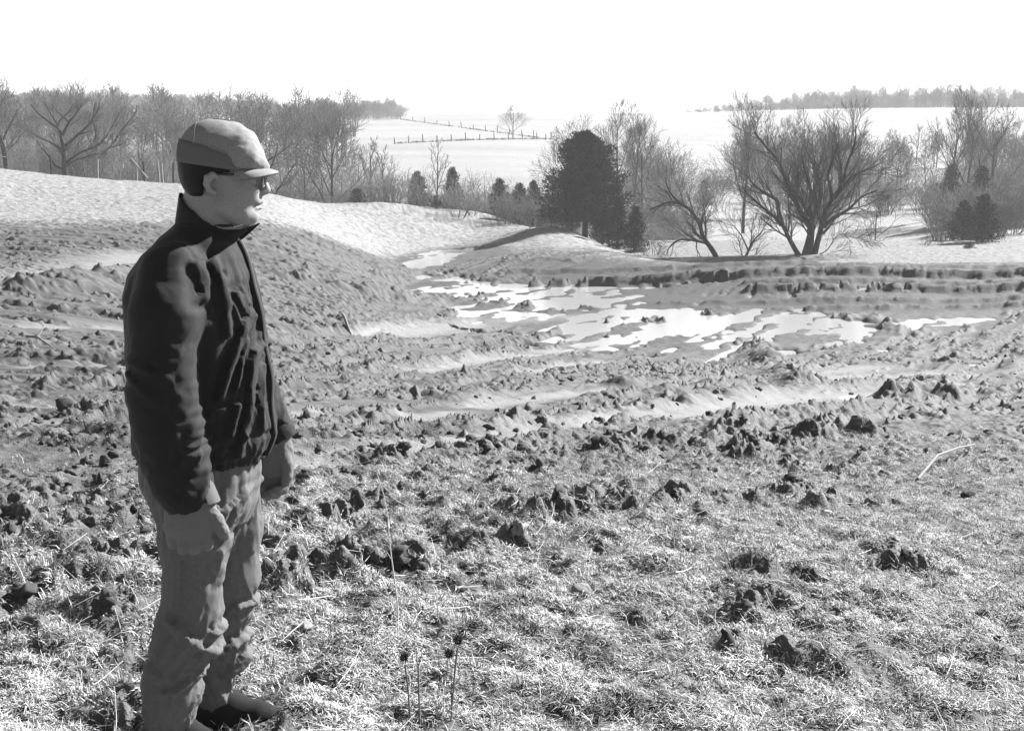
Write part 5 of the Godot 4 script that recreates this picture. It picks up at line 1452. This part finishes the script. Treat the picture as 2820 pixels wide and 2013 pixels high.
	glove(man, [[[0.160, 0.825, -0.236, 0.032], [0.152, 0.745, -0.240, 0.031]], [[0.182, 0.83, -0.236, 0.036], [0.180, 0.745, -0.242, 0.033]], [[0.198, 0.80, -0.236, 0.027], [0.200, 0.745, -0.240, 0.026]]],
		[[[0.200, 0.745, -0.244, 0.0165], [0.203, 0.705, -0.240, 0.0155], [0.194, 0.686, -0.224, 0.0145], [0.182, 0.690, -0.208, 0.013]],
		[[0.180, 0.740, -0.246, 0.0170], [0.180, 0.694, -0.242, 0.016], [0.172, 0.674, -0.226, 0.0150], [0.162, 0.680, -0.208, 0.0135]],
		[[0.160, 0.738, -0.246, 0.0168], [0.158, 0.690, -0.242, 0.0155], [0.152, 0.670, -0.226, 0.0145], [0.144, 0.676, -0.210, 0.013]],
		[[0.144, 0.745, -0.242, 0.0155], [0.138, 0.702, -0.238, 0.0145], [0.134, 0.684, -0.224, 0.0135], [0.130, 0.690, -0.210, 0.012]],
		[[0.196, 0.80, -0.222, 0.0190], [0.211, 0.762, -0.212, 0.0165], [0.211, 0.730, -0.208, 0.0150], [0.206, 0.712, -0.206, 0.0125]]])
	# --- boots
	boot(man, Vector3(-0.075, 0.0, 0.1), 0.10)
	boot(man, Vector3(-0.015, 0.0, -0.1), -0.03)

func cuff(parent: Node3D, a: Vector3, b: Vector3, ra: float, rb: float, fold: FastNoiseLite) -> void:
	var mb := MB.new()
	var rows := []
	var t := (b - a).normalized()
	var side := t.cross(Vector3.FORWARD).normalized(); var up := side.cross(t)
	for r in 9:
		var g: float = [0.0, 0.0, 0.12, 0.35, 0.55, 0.8, 0.95, 1.0, 1.0][r]
		var line := []
		for q in 40:
			var an := TAU * q / 40.0
			var rad := lerpf(ra, rb, g) * (0.86 if r == 0 or r == 8 else 1.0) + 0.004 * sin(g * PI) + 0.0022 * fold.get_noise_2d(an * 4.0, g * 4.0 + a.x * 50.0)
			line.append(a.lerp(b, g) + side * cos(an) * rad + up * sin(an) * rad * 0.92)
		rows.append(line)
	mb.grid(rows, true)
	flip_if_inward(mb, (a + b) * 0.5)
	obj("cuff", mb.done(), M.jacket, parent)

func col_grid(mb: MB, k: float, lift: float) -> void:
	# a standing collar, high at the nape, its points spread open under the chin
	var rows := []
	for layer in 2:
		for r in 6:
			var t := r / 5.0 if layer == 0 else 1.0 - r / 5.0
			var line := []
			for q in 61:
				var s := q / 30.0 - 1.0      # -1 left point .. 0 nape .. 1 right point
				var a := s * 2.62
				var e := absf(s)
				var lo := lerpf(1.452, 1.418, smoothstep(0.2, 1.0, e))
				var hi: float = lookup([0.0, 0.25, 0.5, 0.72, 0.9, 1.0], [1.546, 1.530, 1.496, 1.462, 1.455, 1.464], e) + lift * e
				var rx := lerpf(0.076, 0.080, t) * k; var rz := lerpf(0.080, 0.078, t) * k
				var p := Vector3(0.066 - rx * cos(a), lerpf(lo, hi, t), rz * sin(a))
				p.x += 0.022 * (1.0 - e) * t - 0.016 * (1.0 - e)
				# the points turn outwards
				var o := smoothstep(0.70, 1.0, e) * t
				p.x += 0.046 * o * k; p.z += 0.030 * o * signf(s) * k
				p += Vector3(-cos(a), 0, sin(a)) * (0.0035 if layer == 0 else -0.0035) * k
				p.y += 0.002 * sin(q * 0.9)
				line.append(p)
			rows.append(line)
	mb.grid(rows)
	flip_to(mb, Vector3.LEFT, 61 * 2 + 30)

func glove(man: Node3D, palm: Array, fingers: Array) -> void:
	var lo := Vector3(9, 9, 9); var hi := -lo
	for c in palm + fingers:
		for p in c:
			var v := Vector3(p[0], p[1], p[2]); lo = lo.min(v - Vector3.ONE * 0.06); hi = hi.max(v + Vector3.ONE * 0.06)
	var f := Field.new(lo, hi, 0.0040)
	for c in palm: chain(f, c, 0.022, Vector3(1, 1, 1.15))
	for c in fingers:
		for p in c: p[3] *= 1.1
		chain(f, c, 0.004)
	var mb := MB.new()
	f.mesh_into(mb)
	var w := FastNoiseLite.new(); w.seed = 5; w.frequency = 45.0
	for k in mb.v.size():
		var p := mb.v[k]
		mb.v[k] = p + mb.n[k] * (0.0022 * w.get_noise_3d(p.x, p.y * 1.6, p.z))
	mb.smooth()
	obj("glove", mb.done(), M.glove, man)

func boot(man: Node3D, at: Vector3, turn: float) -> void:
	var b := Node3D.new(); b.name = "boot"; man.add_child(b, true)
	b.position = at; b.rotation.y = -turn
	var f := Field.new(Vector3(-0.10, 0.0, -0.075), Vector3(0.24, 0.30, 0.075), 0.0055)
	chain(f, [[0.0, 0.27, 0, 0.052], [0.0, 0.16, 0, 0.048], [0.0, 0.09, 0, 0.047]], 0.02)
	chain(f, [[-0.022, 0.055, 0, 0.042], [0.06, 0.050, 0, 0.043], [0.14, 0.040, 0.004, 0.041], [0.170, 0.036, 0.004, 0.035]], 0.03)
	chain(f, [[0.01, 0.11, 0, 0.045], [0.08, 0.065, 0, 0.038]], 0.03)
	f.each(func(p: Vector3, e: float) -> float: return maxf(e, 0.018 - p.y))
	var mb := MB.new(); f.mesh_into(mb)
	obj("upper", mb.done(), M.leather, b)
	var s := MB.new()
	var rows := []
	for r in 4:
		var y: float = [-0.004, -0.004, 0.022, 0.022][r]
		var line := []
		for q in 40:
			var a := TAU * q / 40.0
			var c := cos(a)
			var wd := 0.046 if c > 0.0 else 0.040
			var p := Vector3(0.068 + 0.138 * signf(c) * pow(absf(c), 0.8), y, wd * sin(a))
			if r == 0 or r == 3: p = Vector3(0.068 + (p.x - 0.068) * 0.2, y, p.z * 0.2)
			line.append(p)
		rows.append(line)
	s.grid(rows, true); flip_if_inward(s, Vector3(0.068, 0.01, 0))
	obj("sole", s.done(), M.rubber, b)
	var l := MB.new()
	for k in 5:
		var y := 0.10 + 0.030 * k
		var x := 0.054 + 0.05 * pow(maxf(0.0, 0.2 - y) / 0.1, 2.0) * 0.35
		l.tube(PackedVector3Array([Vector3(x - 0.02, y, -0.034), Vector3(x, y + 0.005, 0), Vector3(x - 0.02, y, 0.034)]), PackedFloat32Array([0.0022, 0.0024, 0.0022]), 5)
	l.tube(PackedVector3Array([Vector3(0.048, 0.225, 0.0), Vector3(0.07, 0.245, 0.02), Vector3(0.078, 0.22, 0.026), Vector3(0.07, 0.15, 0.028)]), PackedFloat32Array([0.0022, 0.0022, 0.0022, 0.002]), 5)
	obj("laces", l.done(), M.lace, b)

# ---------------------------------------------------------------- grass, clods and small things
func tuft_mesh(sd: int, blades: int, h: float, wide: float, flat: float, r: float) -> ArrayMesh:
	rng.seed = sd
	var mb := MB.new(); mb.colored = true
	for k in blades:
		var a := rng.randf() * TAU
		var p := Vector3(rng.randf_range(-r, r), -0.008, rng.randf_range(-r, r))
		var ln := h * rng.randf_range(0.45, 1.15)
		var lean := flat * rng.randf_range(0.4, 1.5)
		var out := Vector3(cos(a), 0, sin(a))
		var side := Vector3(-sin(a), 0, cos(a)) * wide * rng.randf_range(0.6, 1.2) * 0.5
		var q := p + (Vector3.UP + out * lean).normalized() * ln * 0.55
		var e := q + (Vector3.UP * rng.randf_range(-0.5, 0.7) + out * (lean + 0.6) + side.normalized() * rng.randf_range(-0.5, 0.5)).normalized() * ln * 0.5
		var v := rng.randf_range(0.75, 1.15)
		mb.col = Color(v, v, v)
		mb.quad(p - side, q - side * 0.8, q + side * 0.8, p + side)
		mb.tri(q - side * 0.8, e, q + side * 0.8)
	return mb.done()

func clod_mesh(sd: int) -> ArrayMesh:
	var nz := FastNoiseLite.new(); nz.seed = sd; nz.frequency = 1.1; nz.fractal_octaves = 3
	var mb := MB.new()
	var rows := []
	for r in 8:
		var line := []
		var th := PI * r / 7.0
		for q in 11:
			var ph := TAU * q / 11.0
			var p := Vector3(sin(th) * cos(ph), cos(th) * 0.6, sin(th) * sin(ph))
			p *= 0.5 * (1.0 + 1.1 * nz.get_noise_3d(p.x * 1.3, p.y * 1.3 + sd, p.z * 1.3))
			line.append(p)
		rows.append(line)
	mb.grid(rows, true)
	flip_if_inward(mb, Vector3.ZERO)
	return mb.done()

func slope_basis(x: float, d: float, turn: float) -> Basis:
	var e := 0.04
	var up := Vector3(ground_at(x - e, d) - ground_at(x + e, d), 2.0 * e, -(ground_at(x, d - e) - ground_at(x, d + e))).normalized()
	var b := Basis(Vector3.UP, turn)
	var xx := (b.x - up * b.x.dot(up)).normalized()
	return Basis(xx, up, xx.cross(up))

func make_small() -> void:
	# short dead grass near the camera
	var kinds := [tuft_mesh(101, 16, 0.042, 0.0031, 1.1, 0.030), tuft_mesh(102, 18, 0.034, 0.0034, 1.8, 0.035), tuft_mesh(103, 11, 0.075, 0.0028, 0.6, 0.025)]
	var count := [56000, 62000, 12000]
	for t in 3:
		rng.seed = 200 + t
		var at := []; var tint := PackedColorArray()
		for k in count[t]:
			var d := sqrt(lerpf(2.9 * 2.9, 14.5 * 14.5, pow(rng.randf(), 1.25)))
			var u := rng.randf_range(-0.46, 0.46)
			var x := u * d
			var w := turf_at(x, d)
			var pick := rng.randf(); var a := rng.randf() * TAU; var s := rng.randf_range(0.7, 1.35)
			var v := rng.randf_range(0.2, 0.56)
			var pt := nz_patch.get_noise_2d(x * 9.0 + 70.0, d * 9.0)
			if pick > w * (0.7 + 1.3 * pt) + 0.02: continue
			if absf(x + 0.93) < 0.09 and absf(d - 3.3) < 0.07: continue
			v *= 1.0 + 0.35 * pt
			at.append(Transform3D(slope_basis(x, d, a).scaled(Vector3.ONE * s), Vector3(x, ground_at(x, d), -d)))
			tint.append(Color(v, v, v))
		many("dead_grass", kinds[t], M.straw, at, ["short dead grass matted over the near slope", "flattened straw lying on the near slope", "taller dry grass blades on the near slope"][t], "grass", tint)
	# lying straws and stalks
	var sm := MB.new(); sm.colored = true; sm.col = Color(1, 1, 1)
	sm.tube(PackedVector3Array([Vector3(-0.5, 0, 0), Vector3(-0.1, 0.05, 0.02), Vector3(0.5, 0.16, -0.03)]), PackedFloat32Array([0.010, 0.009, 0.005]), 4)
	rng.seed = 210
	var lay := []; var lt := PackedColorArray()
	for k in 3600:
		var d := sqrt(lerpf(9.0, 180.0, pow(rng.randf(), 1.3))); var x := rng.randf_range(-0.46, 0.46) * d
		var a := rng.randf() * TAU; var s := rng.randf_range(0.05, 0.17) * (1.0 if rng.randf() < 0.95 else 1.3); var v := rng.randf_range(0.35, 0.62)
		if turf_at(x, d) < 0.3 * rng.randf(): continue
		lay.append(Transform3D(slope_basis(x, d, a) * Basis(Vector3.BACK, rng.randf_range(-0.15, 0.25)) * Basis.from_scale(Vector3(s, s, s)), Vector3(x, ground_at(x, d) + 0.02, -d))); lt.append(Color(v, v, v))
	many("straw_litter", sm.done(), M.straw, lay, "loose dry stalks lying about in the grass", "straw", lt)
	# pasture tussocks on the left hill
	rng.seed = 220
	var hs := []; var ht := PackedColorArray()
	for k in 30000:
		var d := exp(lerpf(log(50.0), log(108.0), rng.randf())); var x := rng.randf_range(-0.46, 0.46) * d
		var a := rng.randf() * TAU; var s := rng.randf_range(1.6, 4.2); var v := rng.randf_range(0.26, 0.5); var pick := rng.randf()
		if pick > turf_at(x, d): continue
		hs.append(Transform3D(slope_basis(x, d, a).scaled(Vector3(s * 1.3, s, s * 1.3)), Vector3(x, ground_at(x, d), -d))); ht.append(Color(v, v, v))
	many("pasture_grass", kinds[0], M.straw, hs, "pale dead pasture grass on the left hill and the mound", "grass", ht)
	# clods
	var cl := [clod_mesh(301), clod_mesh(302), clod_mesh(303)]
	for t in 3:
		rng.seed = 310 + t
		var at := []
		for k in 11000:
			var d := exp(lerpf(log(4.0), log(48.0), pow(rng.randf(), 0.9))); var x := rng.randf_range(-0.45, 0.45) * d
			var w := turf_at(x, d)
			var h := ground_at(x, d) - land(x, d)
			var pt := nz_patch.get_noise_2d(x * 3.0, d * 3.0)
			var pick := rng.randf(); var a := rng.randf() * TAU; var ax := Vector3(rng.randf_range(-1, 1), rng.randf_range(-1, 1), rng.randf_range(-1, 1)).normalized()
			var s := (0.014 + 0.085 * pow(rng.randf(), 4.0)) * (0.8 + minf(d, 20.0) * 0.03)
			if pick > (0.25 + h * 2.0 + pt * 0.8) * (1.0 if d < 12.0 else 0.18) - w * 0.8: continue
			at.append(Transform3D(Basis(ax, a).scaled(Vector3.ONE * s), Vector3(x, ground_at(x, d) + s * 0.05, -d)))
		many("soil_clods", cl[t], M.clod, at, "dark clods of turned earth strewn over the slope", "soil")
	make_teasels()
	# tall stalk
	for e in [[-0.39, 4.2, 0.60, "tall thin dry grass stalk standing left of the seed heads"], [0.71, 5.4, 0.36, "thin bent dry stalk in the middle of the near grass"], [1.02, 4.7, 0.33, "thin dry weed stalk right of the seed heads"], [1.75, 6.2, 0.3, "thin dry stalk near the right border"], [0.35, 6.9, 0.34, "dry stalk at the edge of the turned earth"]]:
		var mb := MB.new()
		rng.seed = int(e[1] * 100.0)
		var path := PackedVector3Array(); var rads := PackedFloat32Array()
		for q in 9:
			var t := q / 8.0
			path.append(Vector3(-0.06 * t * t + rng.randf_range(-0.004, 0.004), e[2] * t - 0.03, rng.randf_range(-0.004, 0.004))); rads.append(lerpf(0.0030, 0.0012, t))
		mb.tube(path, rads, 5)
		for q in 4:
			var p := path[4 + q]
			mb.tube(PackedVector3Array([p, p + Vector3(rng.randf_range(-0.04, 0.04), 0.03, rng.randf_range(-0.02, 0.02))]), PackedFloat32Array([0.0014, 0.0006]), 4)
		var o := obj("dry_stalk", mb.done(), M.stalk)
		o.position = Vector3(e[0], ground_at(e[0], e[1]), -e[1])
		tag(o, e[3], "stalk", "dry stalks")
	# stones
	var stones := [[-0.719, 4.19, 0.055, 0.3, "pale rounded stone in the grass right of the man's shins"], [0.275, 4.77, 0.085, 0.22, "grey flat stone half sunk in the grass in the middle"], [1.853, 7.29, 0.075, 0.55, "small white stone on the turned earth at right"], [0.03, 5.62, 0.09, 0.30, "pale stone against a dark clod right of the tall stalk"], [-4.44, 12.6, 0.20, 0.10, "dark lump of earth standing up on the mud at far left"]]
	for k in stones.size():
		var s: Array = stones[k]
		var o := obj("stone", cl[k % 3], textured(mat(s[3], 0.85, 0.3), noise_tex(0.05, 0.6, 1.0, 256, 40 + k, 4), null, 5.0))
		o.position = Vector3(s[0], ground_at(s[0], s[1]) + s[2] * 0.22, -s[1]); o.scale = Vector3(s[2] * 1.2, s[2], s[2]); o.rotation = Vector3(0.3 * k, k * 1.7, 0.2)
		tag(o, s[4], "stone", "loose stones")
	# dead branches
	stick([Vector3(3.12, 0.02, -9.6), Vector3(3.5, 0.12, -10.3), Vector3(3.95, 0.16, -11.1), Vector3(4.5, 0.10, -12.2)], 0.013, 0.007, M.wood_pale, "long pale dead branch lying on the clods at the right border", [Vector3(3.95, 0.16, -11.1), Vector3(4.05, 0.26, -11.3), Vector3(4.1, 0.30, -11.5)])
	stick([Vector3(3.15, 0.38, -29.5), Vector3(3.2, 0.16, -29.4), Vector3(3.35, 0.05, -29.3), Vector3(3.8, 0.05, -29.3), Vector3(4.2, 0.04, -29.3)], 0.016, 0.014, M.bark, "dark curved root sticking up from the mud near the water", [])
	stick([Vector3(-5.05, 0.34, -38.0), Vector3(-4.98, 0.2, -37.9), Vector3(-4.85, 0.06, -37.75), Vector3(-4.75, 0.0, -37.6)], 0.045, 0.04, M.wood_pale, "pale broken root standing in the mud right of the man's chest", [Vector3(-4.98, 0.2, -37.9), Vector3(-5.1, 0.26, -38.0), Vector3(-5.22, 0.28, -38.0)])
	stick([Vector3(-8.5, 0.1, -22.3), Vector3(-8.2, 0.16, -22.0), Vector3(-7.9, 0.05, -21.8)], 0.03, 0.015, M.wood_pale, "small pale stick on the mud at the left border", [Vector3(-8.2, 0.16, -22.0), Vector3(-8.15, 0.35, -22.2), Vector3(-8.3, 0.4, -22.3)])

func stick(pts: Array, r0: float, r1: float, m: Material, label: String, fork: Array) -> void:
	var o := thing("dead_branch", Vector3(pts[0].x, ground_at(pts[0].x, -pts[0].z), pts[0].z), label, "branch")
	var mb := MB.new()
	var path := PackedVector3Array(); var rads := PackedFloat32Array()
	for k in pts.size():
		var p: Vector3 = pts[k]
		path.append(Vector3(p.x, ground_at(p.x, -p.z) + p.y, p.z) - o.position); rads.append(lerpf(r0, r1, k / (pts.size() - 1.0)))
	mb.tube(path, rads, 6, true)
	obj("stem", mb.done(), m, o)
	if fork.size() > 0:
		var fm := MB.new()
		path = PackedVector3Array(); rads = PackedFloat32Array()
		for k in fork.size():
			var p: Vector3 = fork[k]
			path.append(Vector3(p.x, ground_at(p.x, -p.z) + p.y, p.z) - o.position); rads.append(r1 * (0.8 - 0.2 * k))
		fm.tube(path, rads, 5, true)
		obj("twig", fm.done(), m, o)

func make_teasels() -> void:
	var specs := [
		["dried seed head on a thin stem, left one of the near group", [[-0.289, -0.02], [-0.292, 0.07], [-0.297, 0.15], [-0.304, 0.215]], [[-0.306, 0.237, 0.0165]]],
		["tallest dried seed head in the bottom foreground, with a lower one on its stem", [[-0.178, -0.02], [-0.173, 0.08], [-0.163, 0.19], [-0.155, 0.265]], [[-0.153, 0.286, 0.0165], [-0.179, 0.246, 0.0150]]],
		["forked bare stem between the two dried seed heads", [[-0.264, -0.02], [-0.265, 0.09], [-0.267, 0.212]], []],
	]
	for k in specs.size():
		var s: Array = specs[k]
		var d := 3.46
		var x0: float = s[1][0][0]
		var t := thing("dried_thistle", Vector3(x0, 0.0, -d), s[0], "plant", "dried seed heads")
		var mb := MB.new()
		var path := PackedVector3Array(); var rads := PackedFloat32Array()
		for p in s[1]: path.append(Vector3(p[0] - x0, p[1], 0)); rads.append(0.0026)
		mb.tube(path, rads, 6)
		if k == 2:
			mb.tube(PackedVector3Array([path[2], Vector3(path[2].x - 0.005, 0.235, 0), Vector3(path[2].x - 0.003, 0.258, 0)]), PackedFloat32Array([0.0018, 0.0014, 0.001]), 5)
			mb.tube(PackedVector3Array([path[2], Vector3(path[2].x + 0.006, 0.232, 0), Vector3(path[2].x + 0.013, 0.258, 0.004)]), PackedFloat32Array([0.0018, 0.0014, 0.001]), 5)
		if k == 1: mb.tube(PackedVector3Array([path[1], Vector3(-0.179 - x0 + 0.006, 0.215, 0.004), Vector3(-0.179 - x0, 0.236, 0.002)]), PackedFloat32Array([0.0016, 0.0014, 0.0012]), 5)
		obj("stem", mb.done(), M.stalk_dark, t)
		for h in s[2]:
			rng.seed = 400 + k
			var hm := MB.new()
			var c := Vector3(h[0] - x0, h[1], 0.0)
			for q in 420:
				var dir := Vector3(rng.randf_range(-1, 1), rng.randf_range(-0.75, 1.25), rng.randf_range(-1, 1)).normalized()
				var side := dir.cross(Vector3(rng.randf_range(-1, 1), rng.randf_range(-1, 1), rng.randf_range(-1, 1))).normalized() * 0.0011
				var tip: float = h[2] * rng.randf_range(0.75, 1.25) * (1.0 + 0.6 * maxf(0.0, dir.y))
				var a: Vector3 = c + dir * h[2] * 0.3
				hm.tri(a - side, c + dir * tip, a + side)
			obj("seed_head", hm.done(), M.seed, t)
